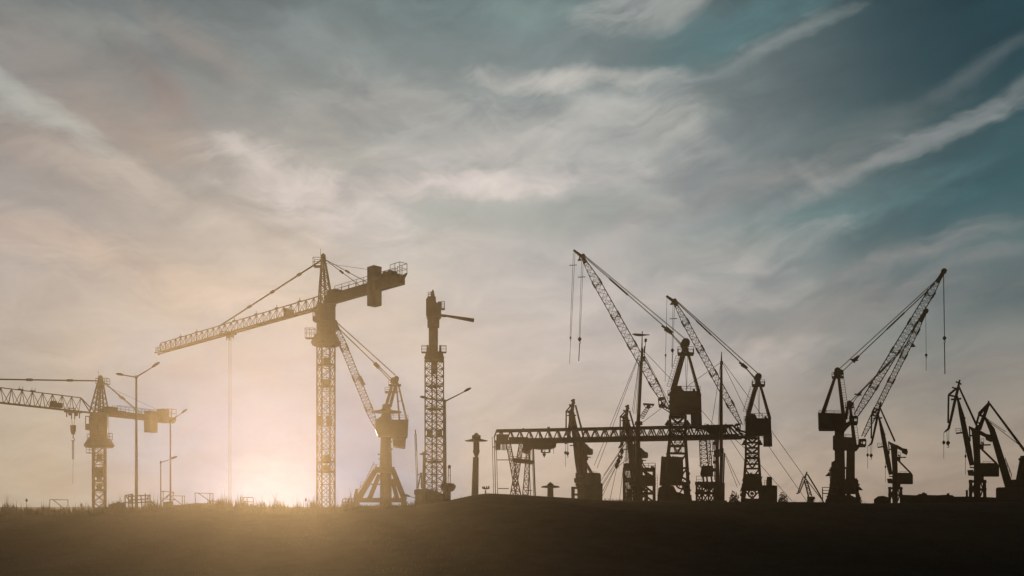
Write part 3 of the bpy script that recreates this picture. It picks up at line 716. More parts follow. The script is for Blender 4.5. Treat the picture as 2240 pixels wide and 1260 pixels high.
luffer_left('luffing_crane', 'biggest boom crane, highest tip, leaning left over the pole with the wind vane', 250,
    dict(k=1.0, apex=(1500, 750), tip=(1255, 548), head=(1277, 568), root=(1461, 893), pblock=(1462, 723), legs=((1472, 856), (1531, 868)), col=1482,
         hooks=[(1256, 553, 1248, 737, 1246, 795, 3.6, 5, True, 580), (1274, 570, 1268, 738, 1266, 790, 3.6, 9, True, 606)],
         house=[(1465, 862), (1472, 856), (1475, 848), (1490, 848), (1493, 856), (1497, 859), (1528, 859), (1533, 868), (1534, 904), (1500, 904), (1498, 912), (1466, 912)], house_top=859,
         cw=[(1511, 904), (1534, 904), (1535, 930), (1512, 930)], cab=(1439, 870, 1456, 891), column=(1466, 1499, 910, 960, 1440, 1512),
         winch_house=[(1447, 1000), (1494, 1001), (1495, 1040), (1489, 1062), (1443, 1062)], winch_bot=1058, drive=[(1441, 1068), (1452, 1062), (1474, 1064), (1480, 1076), (1500, 1082), (1512, 1086), (1516, 1110), (1437, 1110)], drum=(1491, 1058, 12)))
luffer_left('luffing_crane', 'smaller left-leaning boom crane whose boom crosses the second guyed pole, drum wheel at its foot', 268,
    dict(k=.79, apex=(1659, 824), tip=(1458, 648), head=(1477, 664), root=(1622, 930), pblock=(1628, 801), legs=((1636, 909), (1684, 917)), col=1645,
         hooks=[(1459, 653, 1456, 775, 1455, 835, 0, 5, True), (1474, 666, 1471, 763, 1470, 803, 3.4, 8, True, 697)],
         house=[(1631, 912), (1637, 908), (1640, 907), (1652, 908), (1656, 917), (1686, 917), (1687, 950), (1660, 953), (1632, 960)], house_top=917,
         cw=[(1670, 950), (1688, 948), (1689, 976), (1670, 976)], cab=(1607, 927, 1620, 943), column=(1632, 1659, 957, 1003, 1619, 1672),
         winch_house=[(1632, 1037), (1663, 1037), (1669, 1074), (1619, 1074)], winch_bot=1070, drive=[(1622, 1092), (1634, 1090), (1645, 1094), (1660, 1090), (1668, 1092), (1668, 1110), (1620, 1110)], drum=(1645, 1080, 8)))

# crane hidden behind the tall tower crane (solid column, platform disc)
def solid_crane():
    t = T('luffing_crane', 240, 845, 'boom crane behind the tallest tower crane, solid column with round platform and splayed legs', 'shipyard crane', 'lattice boom shipyard cranes')
    rt = t.root
    bm = lattice_boom(t, (824, 936), (735, 716), 8, 15, 8, 30, 1.5); splice(t, bm, (824, 936), (735, 716), (.2, .5, .8), 14)
    m = MB(); m.beam(t.p(738, 722), t.p(733, 706), 1.2, 1.4, .8, 1.0); c = t.p(733, 706); m.tube(c-V((0, .5, 0)), c+V((0, .5, 0)), .6, n=12); m.build('boom_head', STEEL, bm)
    m = MB(); m.beam(t.p(786, 824), t.p(795, 842), .9, .9); m.tube(t.p(793, 844), t.p(800, 840), .08); m.build('boom_platform', GALV, bm)
    m = MB()
    for d in (-1, 1):
        for a, b, w_ in (((858, 842), (845, 886), .6), ((865, 844), (854, 888), .6), ((867, 842), (874, 922), .32), ((871, 840), (890, 922), .32)): m.beam(t.p(*a, d*.6), t.p(*b, d*2), w_)
    for f in (.2, .45): m.beam(t.p(867+7*f, 842+80*f), t.p(871+19*f, 840+82*f), .15)
    m.build('a_frame', RED, rt)
    m = MB(); 
    for x, y, r_ in ((861, 834, .8), (867, 829, .6)): c = t.p(x, y); m.tube(c-V((0, .9, 0)), c+V((0, .9, 0)), r_, n=12)
    t.rect(m, 859, 830, 871, 843, 1.4); m.build('head_sheaves', STEEL, rt)
    for x0, x1, y in ((842, 869, 858), (850, 877, 843)): MB().beam(t.p(x0, y), t.p(x1, y), .3, 2.2).rail([t.p(x0, y, -1), t.p(x0+9, y, -1)], 1.0).build('head_platform', GALV, rt)
    m = MB(); 
    for d in (-.6, .6):
        m.tube(t.p(733, 702, d), t.p(865, 821, d), .06); m.tube(t.p(734, 712, d), t.p(824, 799, d), .06); m.tube(t.p(824, 797, d), t.p(856, 828, d), .05); m.tube(t.p(824, 801, d), t.p(853, 832, d), .05)
    m.build('pendant_rope', CABLE, rt)
    m = MB().beam(t.p(819, 795), t.p(828, 804), .9, 1.2); m.build('luffing_block', STEEL, rt)
    s = t.s; MB().lathe(t.p(845, 901), [(6*s, 17*s*1.0), (9*s, 14*s), (9*s, 7*s), (14*s, 4*s), (33*s, .6*s), (34*s, -.8*s), (11*s, -2*s), (10*s, -6*s)], 20, sx=1).build('round_platform', STEEL, rt)
    m = MB(); t.poly(m, [(821, 922), (833, 914), (836, 904), (854, 904), (856, 921), (893, 920), (891, 957), (857, 956), (857, 958), (826, 954), (821, 940)], 6); hs = m.build('machinery_house', HOUSE, rt)
    m = MB().rail([t.p(856, 920, -2.5), t.p(892, 920, -2.5)], 1.0); m.rail([t.p(852, 914, -2), t.p(860, 914, -2)], 1.2).build('railing', GALV, hs)
    m = MB(); t.poly(m, [(858, 958), (888, 958), (886, 981), (860, 977)], 5); m.build('counterweight', CONC, rt)
    m = MB(); m.lathe(t.p(844, 1030), [(14*s, 0), (11*s, 80*s)], 14); m.lathe(t.p(844, t.by), [(13*s, 0), (12.5*s, (t.by-1030)*s)], 14)
    t.rect(m, 820, 1022, 863, 1034, 4.5); m.build('column', STEEL, rt)
    m = MB(); bot = t.by
    for a, b, w_ in (((821, 1030), (784, 1092), 1.1), ((829, 1040), (808, 1092), .9), ((860, 1030), (884, 1092), 1.1), ((858, 1050), (869, 1092), .9)):
        for d in (-1, 1): m.beam(t.p(*a, d*1.5), t.p(*b, d*4), w_, w_)
    for d in (-1, 1): t.rect(m, 775, 1090, 888, 1099, 1.2, d*4)
    for x in (779, 884):
        for d in (-1, 1): m.beam(t.p(x, 1098, d*4), t.p(x, bot, d*4), 1.3)
    for y, x0, x1 in ((1060, 812, 872),): m.beam(t.p(x0, y, -3), t.p(x1, y, -3), .3)
    t.poly(m, [(779, 1070), (784, 1070), (785, 1092), (774, 1092)], 1.2, -4); m.build('portal', STEEL, rt)
    m = MB(); m.truss(t.p(822, 1013), t.p(799, 1061), .9, .9, .8, .8, 10, .1, .06); m.truss(t.p(799, 1061), t.p(784, 1076), .9, .9, .8, .8, 4, .1, .06); m.rail([t.p(788, 1067), t.p(800, 1065)], 1.2).build('stair', GALV, rt)
    for e in ((826, 994), (828, 1004)): MB().beam(t.p(*e), t.p(835, e[1]), .3).build('bracket', STEEL, rt)
    for d in range(2):
        x = 778+d*104; MB().box(t.p(x, bot-1.5), (3.5, 9, 1)).build('wheel_bogie', STEEL, rt)
    clutter(t, [((776, 1090), (886, 1090)), ((863, 1030), (884, 1085)), ((820, 1035), (790, 1085)), ((826, 1022), (820, 1035)), ((822, 921), (892, 920)), ((855, 960), (855, 1018))], 10, 2, 4)
solid_crane()

def luffer_right(label, Y, o):
    k = o['k']; ax, ay = o['apex']; t = T('luffing_crane', Y, o['col'], label, 'shipyard crane', 'lattice boom shipyard cranes'); rt = t.root; s = t.s
    P = lambda dx, dy, z=0: t.p(ax+dx*k, ay+dy*k, z); root, tip = o['root'], o['tip']
    bm = lattice_boom(t, root, tip, 9*k, 15*k, 4*k, 36, 1.3, ch=.18, br=.065); splice(t, bm, root, tip, (.21, .46, .66, .86), 15*k)
    A, B = t.p(*root), t.p(*tip); a = (B-A).normalized(); m = MB().beam(B-a*2.2, B+a*.6, .9, 1.0, .8, 1.0); c = B+a*.5; m.tube(c-V((0, .5, 0)), c+V((0, .5, 0)), .6, n=12); m.build('boom_head', STEEL, bm)
    m = MB()
    for x, y, r_ in ((0, 0, .7), (7, 4, .65), (-4, 6, .5)): c = P(x, y); m.tube(c-V((0, .9, 0)), c+V((0, .9, 0)), r_*k, n=12)
    m.prism([P(-6, 2), P(10, 0), P(10, 8), P(3, 12), P(-3, 12), P(-7, 8)], -.6, .6); m.build('head_sheaves', STEEL, rt)
    m = MB().beam(P(-12, 15), P(13, 14), .3, 2.6); 
    for e in (-12, 13): m.beam(P(e, 15), P(e, 5), .15)
    m.rail([P(-12, 15, -1.2), P(13, 14, -1.2)], 1.0); m.build('head_platform', GALV, rt)
    m = MB(); l, r_ = o['legs']
    for d in (-1, 1): m.beam(P(-4, 10, d*.5), t.p(*l, d*2), .55, .55, .75, .6); m.beam(P(2, 10, d*.5), t.p(*r_, d*2), .6, .55, .9, .7)
    m.build('a_frame', RED, rt)
    MB().ladder(P(9, 15, -1), t.p(r_[0]+7*k, r_[1]-8*k, -1), .9, .05).build('ladder', GALV, rt)
    m = MB(); bl = t.p(*o['pblock']); hb_ = t.p(*o['ptip'])
    for d in (-.6, .6): m.tube(P(4, -4, d), hb_+V((0, d, .5)), .05, n=5); m.tube(P(8, 4, d), bl+V((0, d, 0)), .05, n=5); m.tube(bl+V((0, d, 0)), hb_+V((0, d, 0)), .06, n=5); m.tube(bl.lerp(hb_, .4)+V((0, d, 0)), bl.lerp(hb_, .62)+V((0, d, 0)), .13, n=5)
    m.build('pendant_rope', CABLE, rt)
    dd = (hb_-bl).normalized(); MB().beam(bl-dd*.9*k, bl+dd*.9*k, .9*k, 1.2, .45, .8).beam(bl-dd*.5+V((-.8, 0, .3)), bl+V((.5, 0, -.4)), .3).build('luffing_block', STEEL, rt)
    for a_ in o['hooks']: hook_line(t, rt, *a_)
    m = MB(); t.poly(m, o['house'], 6*k); hs = m.build('machinery_house', HOUSE, rt)
    x0 = o['house'][0][0]; x1 = o['house'][1][0]; MB().rail([t.p(x0+2, o['house'][0][1], -2.4), t.p(x1-2, o['house'][1][1], -2.4)], .6, .05, 1.5).build('railing', GALV, hs)
    cx0, cy0, cx1, cy1 = o['cab']; m = MB(); t.poly(m, [(cx0, cy0), (cx1-2, cy0-1), (cx1, cy0+2), (cx1, cy0+4), (cx0, cy0+5)], 2.4); t.poly(m, [(cx0, cy0+9), (cx1, cy0+12), (cx1-2, cy1), (cx0, cy1)], 2.4)
    for f in (0.05, .5, .95): m.beam(t.p(cx0+(cx1-cx0)*f, cy0+3, -1), t.p(cx0+(cx1-cx0)*f*.95, cy1-3, -1), .25); m.beam(t.p(cx0+(cx1-cx0)*f, cy0+3, 1), t.p(cx0+(cx1-cx0)*f*.95, cy1-3, 1), .25)
    t.rect(m, cx0, cy0+2, cx0+(cx1-cx0)*.35, cy1-1, 2.2); cb = m.build('cab', HOUSE, rt)
    m = MB(); t.poly(m, o['bracket'], 2.5); m.build('cab_bracket', STEEL, cb)
    for q in o['columns']: m = MB(); t.poly(m, q, 3.6*k); m.build('column', STEEL, rt)
    bot = t.by; m = MB(); cxm = o['col']
    for a, b, w_ in o['splay']:
        for d in (-1, 1):
            e = (b[0]+(b[0]-a[0])/(b[1]-a[1])*(bot-b[1])*.4, bot); m.beam(t.p(*a, d*1.5), t.p(*e, d*4), w_*s, w_*s)
    m.build('portal', STEEL, rt)
    for x in (cxm-25*k, cxm+25*k): MB().box(t.p(x, bot-1.5), (3.5, 8, 1)).build('wheel_bogie', STEEL, rt)
    q = o['columns'][0]; qx = min(z[0] for z in q); cl = [((qx+1, 1022), (qx+1, 1070))]+[((max(z[0] for z in q), 1050), (max(z[0] for z in q), 1080)), (o['splay'][0][0], o['splay'][0][1]), (o['splay'][-1][0], o['splay'][-1][1]), (l, (r_[0]-3, l[1]))]
    clutter(t, cl, 8, 1.2, 4)
    return t
tR = luffer_right('large boom crane with boom rising right, machinery house hanging left of its column', 250,
    dict(k=1.0, apex=(1832, 811), root=(1873, 908), tip=(2062, 598), legs=((1799, 908), (1848, 935)), col=1845, pblock=(1872, 785), ptip=(2046, 620),
         hooks=[(2064, 602, 2066, 736, 2067, 818, 1.2, 8, True)],
         house=[(1790, 905), (1843, 907), (1845, 941), (1791, 941)], cab=(1858, 911, 1877, 930), bracket=[(1843, 930), (1858, 922), (1860, 930), (1852, 938), (1846, 946)],
         columns=[[(1826, 940), (1847, 938), (1847, 960), (1850, 1090), (1815, 1090), (1819, 1012), (1826, 1008), (1826, 986), (1822, 983), (1822, 955), (1826, 953)]],
         splay=[((1822, 1050), (1806, 1100), 8), ((1826, 1058), (1838, 1085), 4), ((1858, 1080), (1848, 1100), 6), ((1872, 1050), (1880, 1100), 7)]))
m = MB(); c = tR.p(1813, 1037); m.beam(tR.p(1818, 1022), tR.p(1817, 1036), .15).beam(tR.p(1818, 1033), c, .2).lathe(c, [(.15, .4), (.2, .2), (.8, -.4), (.75, -.5)], 10).build('floodlight', HOUSE, tR.root)
m = MB(); tR.poly(m, [(1832, 1064), (1842, 1062), (1860, 1068), (1862, 1080), (1828, 1080)], 4, -1); tR.poly(m, [(1806, 1096), (1812, 1084), (1826, 1078), (1840, 1086), (1858, 1082), (1874, 1090), (1884, 1106), (1806, 1110)], 4, -2); m.build('drive_unit', HOUSE, tR.root)
m = MB().rail([tR.p(1800, 1080, -5), tR.p(1832, 1080, -5)], 1.4, .08, 1.6); m.rail([tR.p(1800, 1090, -5), tR.p(1800, 1080, -5)], 1.4); m.beam(tR.p(1800, 1080, -5), tR.p(1830, 1081, -5), .2, 1).beam(tR.p(1800.5, 1070, -5), tR.p(1800.5, tR.by, -5), .2).build('walkway', GALV, tR.root)
tR2 = luffer_right('narrower right-leaning boom crane directly behind the large one, shorter boom parallel to it', 285,
    dict(k=.72, apex=(1858, 881), root=(1888, 955), tip=(2023, 685), legs=((1850, 915), (1870, 975)), col=1862, pblock=(1880, 861), ptip=(1990, 750),
         hooks=[(2025, 688, 2026, 774, 2026, 811, 0, 6, True)],
         house=[(1847, 957), (1868, 958), (1868, 985), (1847, 985)], cab=(1878, 961, 1895, 978), bracket=[(1868, 976), (1878, 972), (1880, 978), (1874, 986), (1868, 988)],
         columns=[[(1852, 985), (1870, 985), (1870, 1046), (1875, 1048), (1877, 1081), (1850, 1081)]],
         splay=[((1855, 1075), (1848, 1100), 5), ((1872, 1060), (1886, 1100), 6)]))
c = tR2.p(1880, 1068); MB().beam(tR2.p(1876, 1056), tR2.p(1878, 1062), .15).beam(tR2.p(1876, 1064), c, .2).lathe(c, [(.15, .4), (.2, .2), (.8, -.4), (.75, -.5)], 10).build('floodlight', HOUSE, tR2.root)
c = tR2.p(1997, 755); MB().beam(tR2.p(1990, 748), c, .14).lathe(c, [(.15, .4), (.2, .2), (.6, -.3), (.55, -.4)], 10).build('floodlight', HOUSE, tR2.root)

# ================================================================== double-link level-luffing cranes
DG = 'double link level luffing cranes'
def link_crane(label, Y, root_px, sc=1.0, yaw=0, proto=[None]):
    sc = sc*262/Y*cy(Y)/cy(262); Y = cy(Y)
    loc = at(root_px, HOR+(H-GZ)*F/Y, Y)
    if proto[0] is not None:
        o = copy_tree(proto[0]); o.location = loc; o.rotation_euler.z = yaw-math.atan2(loc.x, loc.y); o.scale = (sc, sc, sc); o['label'] = label; return o
    t = T('double_link_crane', 262, 2134, label, 'shipyard crane', DG); rt = t.root; s = t.s; bot = t.by
    def taper(m, pts, dep=1.2):
        for (a, wa), (b, wb) in zip(pts, pts[1:]): m.beam(t.p(*a), t.p(*b), wa*s, dep, wb*s, dep)
        return m
    bm = taper(MB(), [((2093, 864), 3), ((2104, 910), 10), ((2119, 985), 12), ((2126, 1018), 9)], 1.3)
    for y, x0, x1 in ((872, 2080, 2103), (914, 2106, 2112), (946, 2091, 2108)): bm.beam(t.p(x0, y+2), t.p(x1, y), .3, 1.4)
    bm.rail([t.p(2091, 946, -.6), t.p(2102, 946, -.6)], .9).build('boom', STEEL, rt)
    m = taper(MB(), [((2099.5, 831), 3), ((2096, 848), 5), ((2090, 872), 6), ((2079, 922), 5), ((2075, 938), 5), ((2065, 946), 1.5)], .8)
    for d in (-.6, .6):
        m.path([t.p(2093, 849, d), t.p(2075, 864, d), t.p(2074, 925, d)], .2); 
    m.beam(t.p(2075, 864), t.p(2091, 868), .3, 1.3)
    for x, y, q in ((2091, 835, 8), (2083, 847, 7), (2099, 838, 4)): m.beam(t.p(x, y), t.p(x+q, y+3), .3, .6)
    m.build('fly_jib', STEEL, rt)
    m = MB(); 
    for d in (-.8, .8): m.beam(t.p(2098, 847, d), t.p(2137, 932, d), .34, .3, .42, .4)
    m.build('back_tie', STEEL, rt)
    m = MB(); t.poly(m, [(2119, 932), (2132, 938), (2144, 943), (2144, 985), (2145, 1015), (2145, bot), (2131, bot), (2130, 1000), (2127, 960), (2125, 942)], 2.4)
    m.beam(t.p(2120.5, 934), t.p(2122, 965), .3, 2); m.beam(t.p(2121, 953), t.p(2127, 953), .25, 2); m.build('tower', STEEL, rt)
    m = MB(); t.poly(m, [(2142, 941), (2158, 950), (2170, 952), (2172, 960), (2169, 967), (2157, 962), (2155, 956), (2143, 950)], 2.4); m.build('counterweight_lever', STEEL, rt)
    m = MB(); m.beam(t.p(2145, 973.5), t.p(2167, 973), .25, 1.6); m.beam(t.p(2145, 968), t.p(2152, 970), .3, 1); t.rect(m, 2144, 972, 2152, 982, 2); m.rail([t.p(2146, 973, -.7), t.p(2152, 973, -.7)], 1.4); m.build('tower_platform', GALV, rt)
    MB().beam(t.p(2147, 982), t.p(2181, 1015), .42, .8).build('house_tie', STEEL, rt)
    m = MB(); t.poly(m, [(2144, 1014), (2180, 1014), (2185, 1019), (2185, 1042), (2151, 1042), (2144, 1048)], 6); hs = m.build('machinery_house', HOUSE, rt)
    MB().rail([t.p(2150, 1014, -2), t.p(2179, 1014, -2)], .35, .04, 1.2, False).build('railing', GALV, hs)
    m = MB(); t.poly(m, [(2116, 1029), (2129, 1028), (2132, 1041), (2118, 1040)], 2.6); m.beam(t.p(2121, 1022), t.p(2131, 1023), .25, 1.4); m.build('cab', HOUSE, rt)
    m = MB()
    for e, x0, x1 in ((0, 2123.5, 2122), (1, 2153, 2157)):
        for d in (-2.2, 2.2): m.beam(t.p(x0, 1050, d), t.p(x1, bot, d), .7, .7)
    for y in (1053, 1070): m.beam(t.p(2119, y), t.p(2158, y+1), .5, 4.6)
    for x0, x1 in ((2124, 2133), (2133, 2124), (2145, 2154), (2154, 2145)): m.beam(t.p(x0, 1054, -2.2), t.p(x1, 1086, -2.2), .3)
    t.rect(m, 2136, 1042, 2152, 1052, 4); m.build('portal', STEEL, rt)
    hook_line(t, rt, 2073.5, 938, 2073.8, 965, 2073.8, 975, 5, 9, False); 
    m = MB().tube(t.p(2064.5, 946), t.p(2064.5, 1003), .05); m.build('hoist_rope', CABLE, rt)
    MB().lathe(t.p(2064.5, 968), [(.1, .5), (.4, 0), (.1, -.5)], 8).build('rope_weight', STEEL, rt)
    MB().tube(t.p(2112, 985), t.p(2112, 1038), .05).lathe(t.p(2112, 998), [(.1, .4), (.25, 0), (.1, -.4)], 8).build('hoist_rope', CABLE, rt)
    proto[0] = rt; return rt
link_crane('tallest double link crane, just left of the thick leaning boom at the right edge', 262, 2134)
link_crane('double link crane standing alone beside the shed with the rounded back', 309, 1955)
link_crane('double link crane crossing the long gantry girder beside the square concrete block', 306, 1272, yaw=R(50))
link_crane('double link crane wrapped in the scaffold by the guyed pole with the wind vane', 306, 1392, .96, R(44))

def thick_crane():
    t = T('double_link_crane', 240, 2225, 'crane cut by the right edge, thick straight boom leaning left', 'shipyard crane', DG); rt = t.root; bot = t.by
    m = MB().beam(t.p(2155, 914), t.p(2170, 940), .5, 1.6, 1.2, 2.0).beam(t.p(2170, 940), t.p(2208, 1066), 1.2, 2.0, 1.75, 2.4); m.rail([t.p(2199, 1010, -1.4), t.p(2213, 1046, -1.4)], .9); m.build('boom', STEEL, rt)
    m = MB().beam(t.p(2163, 877), t.p(2161, 885), .35).beam(t.p(2163, 882), t.p(2142, 939), .55, 1.4, .9, 1.4).beam(t.p(2163, 882), t.p(2142, 906), .45, 1.0, .8, 1.0)
    m.beam(t.p(2142, 906), t.p(2135, 930), .4, 1.0).beam(t.p(2142, 907), t.p(2156, 914), .45, 1.0).beam(t.p(2138, 924), t.p(2147, 928), .3, 1.0).beam(t.p(2134, 934), t.p(2146, 938), 1.2, 1.4); m.build('fly_jib', STEEL, rt)
    m = MB(); 
    for d in (-.8, .8): m.beam(t.p(2164, 882, d), t.p(2245, 991, d), .34, .3, .55, .4)
    m.build('back_tie', STEEL, rt)
    MB().tube(t.p(2156, 916), t.p(2245, 985), .07).tube(t.p(2158, 915), t.p(2200, 945), .06).build('rope', CABLE, rt)
    m = MB(); t.poly(m, [(2232, 1000), (2239, 998), (2260, 998), (2262, 1070), (2222, 1070)], .6, -2); t.poly(m, [(2232, 1000), (2239, 998), (2260, 998), (2262, 1070), (2222, 1070)], .6, 2); t.rect(m, 2228, 1003, 2245, 1006, 5); m.truss(t.p(2245, 1070), t.p(2245, 998), 4.5, 2, 3, 2, 5, .4, .2, 'X'); m.build('tower', STEEL, rt)
    m = MB(); t.rect(m, 2205, 1050, 2262, 1075, 7); m.build('machinery_house', HOUSE, rt)
    m = MB()
    for x in (2208, 2258):
        for d in (-3, 3): m.beam(t.p(x, 1074, d), t.p(x, bot, d), .9)
    m.build('portal', STEEL, rt)
thick_crane()

def small_crane():
    t = T('double_link_crane', 300, 1772, 'smallest crane peak, ladder-like boom, low in the gap left of the large right-leaning boom crane', 'shipyard crane', 'small far cranes'); rt = t.root; bot = t.by
    m = MB().truss(t.p(1772, 1086), t.p(1762, 1050), 7*t.s, 5*t.s, .8, .8, 3, .3, .14, 'Z').beam(t.p(1772, 1086), t.p(1772, bot), 1.4); m.build('boom', STEEL, rt)
    MB().truss(t.p(1747, 1078), t.p(1760, 1044), .4, .8, .5, .6, 6, .2, .1).beam(t.p(1760, 1046), t.p(1765.5, 1032), .5, .5, .3, .4).beam(t.p(1742, 1080), t.p(1748, 1078), .3).build('fly_jib', STEEL, rt)
    MB().beam(t.p(1766, 1037), t.p(1795, 1085), .34, .5).tube(t.p(1763, 1048), t.p(1802, 1098), .1).beam(t.p(1794, 1084), t.p(1802, 1100), .3).build('back_tie', STEEL, rt)
    m = MB(); t.rect(m, 1776, 1100, 1802, 1112, 4); m.beam(t.p(1789, 1112), t.p(1789, bot), 2.4).build('machinery_house', HOUSE, rt)
small_crane()

# ================================================================== gantry crane
def gantry():
    YL, YR = cy(288.0), cy(278.0)
    base = at(1110, HOR+(H-GZ)*F/YL, YL); rt = empty('gantry_crane', base, 'long level lattice gantry crane with thin trestle legs at its left end', 'gantry crane')
    def q(px, py, dy=0):
        Y = YL+(YR-YL)*(px-1082)/(1605-1082); return at(px, py, Y)+V((0, dy, 0))-base
    m = MB(); n = 25; yb = lambda x: 968-(x-1082)*.0205; yt = lambda x: 943-(x-1082)*.021
    for d in (-1.6, 1.6):
        m.beam(q(1086, yt(1086), d), q(1600, yt(1600), d), .55, .4); m.beam(q(1084, yb(1084), d), q(1626, 957, d), .75, .5); m.beam(q(1150, yb(1150)-6, d), q(1615, yb(1615)-6, d), .22, .3)
        m.beam(q(1084, yb(1084), d), q(1081, 957, d), .2); m.beam(q(1081, 957, d), q(1086, yt(1086), d), .2); m.beam(q(1600, yt(1600), d), q(1623, 957, d), .4)
        for j in range(n):
            a = 1086+j*(514/n); b = a+514/n; c = (a+b)/2
            m.beam(q(c, yt(c), d), q(a, yb(a), d), .24); m.beam(q(c, yt(c), d), q(b, yb(b), d), .3); m.beam(q(c, yt(c), d), q(c+3, yb(c), d), .12)
    for j in range(n+1):
        a = 1086+j*(514/n); m.beam(q(a, yt(a), -1.6), q(a, yt(a), 1.6), .2); m.beam(q(a, yb(a), -1.6), q(a, yb(a), 1.6), .25)
    gd = m.build('girder', STEEL, rt)
    for x, a, b in ((1200, 937, 4), (1145, 940, 3), (1459, 931, 4)): m = MB().box(q(x, a), (b*.16, .6, .7)); m.build('lamp_bracket', GALV, gd)
    # legs
    bot = HOR+(H-GZ)*F/YL
    def trestle(dy):
        m = MB()
        m.truss(q(1141, 968, dy), q(1106, bot, dy), 1.0, 1.5, .9, 1.2, 14, .22, .11, 'X'); m.truss(q(1112, 970, dy), q(1152, bot, dy), 1.0, 1.5, .9, 1.2, 14, .2, .1, 'Z')
        m.truss(q(1156, 985, dy), q(1143, bot, dy), .9, 1.8, .9, 1.0, 12, .16, .09, 'Z')
        m.beam(q(1122, 1006, dy), q(1166, 1011, dy), .6, 1.4); t_ = m.rail([q(1122, 1006, dy), q(1160, 1010, dy)], .8); return t_
    trestle(-1.5).build('leg', STEEL, rt); trestle(5.5).build('leg', STEEL, rt)
    m = MB()
    for (x0, y0), x1, r_ in (((1077, 957), 1083, .09), ((1082, 958), 1086, .13), ((1086.5, 985), 1091, .1), ((1156, 985), 1164, .12), ((1166, 975), 1174, .22), ((1163, 975), 1171, .1)): m.beam(q(x0, y0, -2), q(x1, bot, -2), r_*1.6)
    for y, x0, x1 in ((1007, 1088, 1124), (1069, 1090, 1113), (1073, 1150, 1163), (979, 1078, 1088)): m.beam(q(x0, y, -2), q(x1, y, -2), .2)
    m.build('leg_frame', STEEL, rt)
    m = MB()
    for a in ((1086, 951, 1112, 968), (1113, 957, 1156, 968), (1084, 968, 1095, 984)): 
        A, B = q(a[0], a[1]), q(a[2], a[3]); m.box((A+B)/2, (abs(B.x-A.x), 2.6, abs(A.z-B.z)))
    for x in range(1099, 1110, 3): m.beam(q(x, 968), q(x-1, 985), .22)
    hs = m.build('machinery_house', HOUSE, rt)
    m = MB(); m.prism([q(*a) for a in ((1143, 972), (1156, 967), (1165, 963), (1210, 962), (1217, 969), (1215, 979), (1206, 982), (1180, 983), (1165, 981), (1158, 988), (1150, 992), (1144, 990))], -1.8, 1.8)
    for x0, y0, x1, y1 in ((1185, 981, 1202, 990), (1152, 983, 1156, 992)):
        for x in (x0, x1): m.beam(q(x, y0), q(x, y1), .5)
        m.beam(q(x0, y1), q(x1, y1), .25)
    tr = m.build('trolley', HOUSE, rt)
    m = MB().tube(q(1190, 983), q(1190, 991), .06).tube(q(1193, 983), q(1191, 991), .06).tube(q(1211, 980), q(1211, 993), .05); m.build('hoist_rope', CABLE, rt)
    MB().lathe(q(1190.5, 994), [(.1, .5), (.42, .1), (.42, -.1), (.15, -.5), (.08, -.8)], 10).build('hook_block', STEEL, rt)
gantry()

# dark revolving crane behind the second ship mast, its heavy jib lying level across the girder
def level_crane():
    t = T('revolving_crane', 262, 1568, 'black column crane behind the second guyed pole, solid jib lying level on the girder', 'shipyard crane'); rt = t.root; bot = t.by
    m = MB(); t.poly(m, [(1500, 931), (1530, 934), (1545, 933), (1560, 931), (1588, 929), (1589, 946), (1576, 951), (1556, 951), (1543, 941), (1512, 936)], 2.2); m.build('jib', STEEL, rt)
    m = MB(); t.poly(m, [(1563, 948), (1574, 947), (1572, 985), (1575, 1068), (1575, bot), (1562, bot), (1564, 1068), (1565, 985)], 2.6); t.poly(m, [(1561, 988), (1567, 982), (1582, 984), (1583, 991), (1576, 996), (1573, 1000), (1562, 1000)], 2.0); m.build('column', STEEL, rt)
    m = MB(); m.truss(t.p(1541, 1022), t.p(1537, 955), 1.9, 1.6, 1.2, 1.2, 7, .17, .1, 'Z'); m.truss(t.p(1553, 1018), t.p(1547, 955), .9, .9, 1, 1, 8, .15, .08, 'Z')
    for x0, x1 in ((1534, 1533), (1556, 1560), (1551, 1556)): m.beam(t.p(x0, 1018), t.p(x1, 955), .14)
    m.beam(t.p(1549, 987), t.p(1563, 987), .22); m.build('lattice_mast', STEEL, rt)
    m = MB(); t.poly(m, [(1535, 1020), (1560, 1019), (1560, 1042), (1534, 1043), (1532, 1038)], 4); m.build('machinery_house', HOUSE, rt)
    m = MB(); 
    for d in (-2.4, 2.4):
        for x in (1524, 1536, 1550, 1562): m.beam(t.p(x, 1056, d), t.p(x, bot, d), .4)
        m.beam(t.p(1521, 1058, d), t.p(1566, 1058, d), .8); m.beam(t.p(1521, 1079, d), t.p(1566, 1079, d), .6)
        for a, b in ((1524, 1536), (1536, 1550), (1550, 1562)):
            for y in (1058, 1079, 1100): m.beam(t.p(a, y, d), t.p(b, y+21, d), .28); m.beam(t.p(b, y, d), t.p(a, y+21, d), .28)
    for x in (1538, 1546, 1556): m.beam(t.p(x, 1043), t.p(x+2, 1058), .4)
    t.poly(m, [(1535, 1066), (1545, 1052), (1556, 1060), (1562, 1068), (1550, 1072)], 2); m.rail([t.p(1524, 1056, -2.4), t.p(1536, 1056, -2.4)], 1.5).build('portal', STEEL, rt)
    clutter(t, [((1523, 1056), (1565, 1056)), ((1523, 1077), (1565, 1077)), ((1500, 931), (1588, 930)), ((1512, 940), (1588, 948)), ((1563, 950), (1563, 1050)), ((1534, 1020), (1560, 1020))], 12, 2, 4)
level_crane()

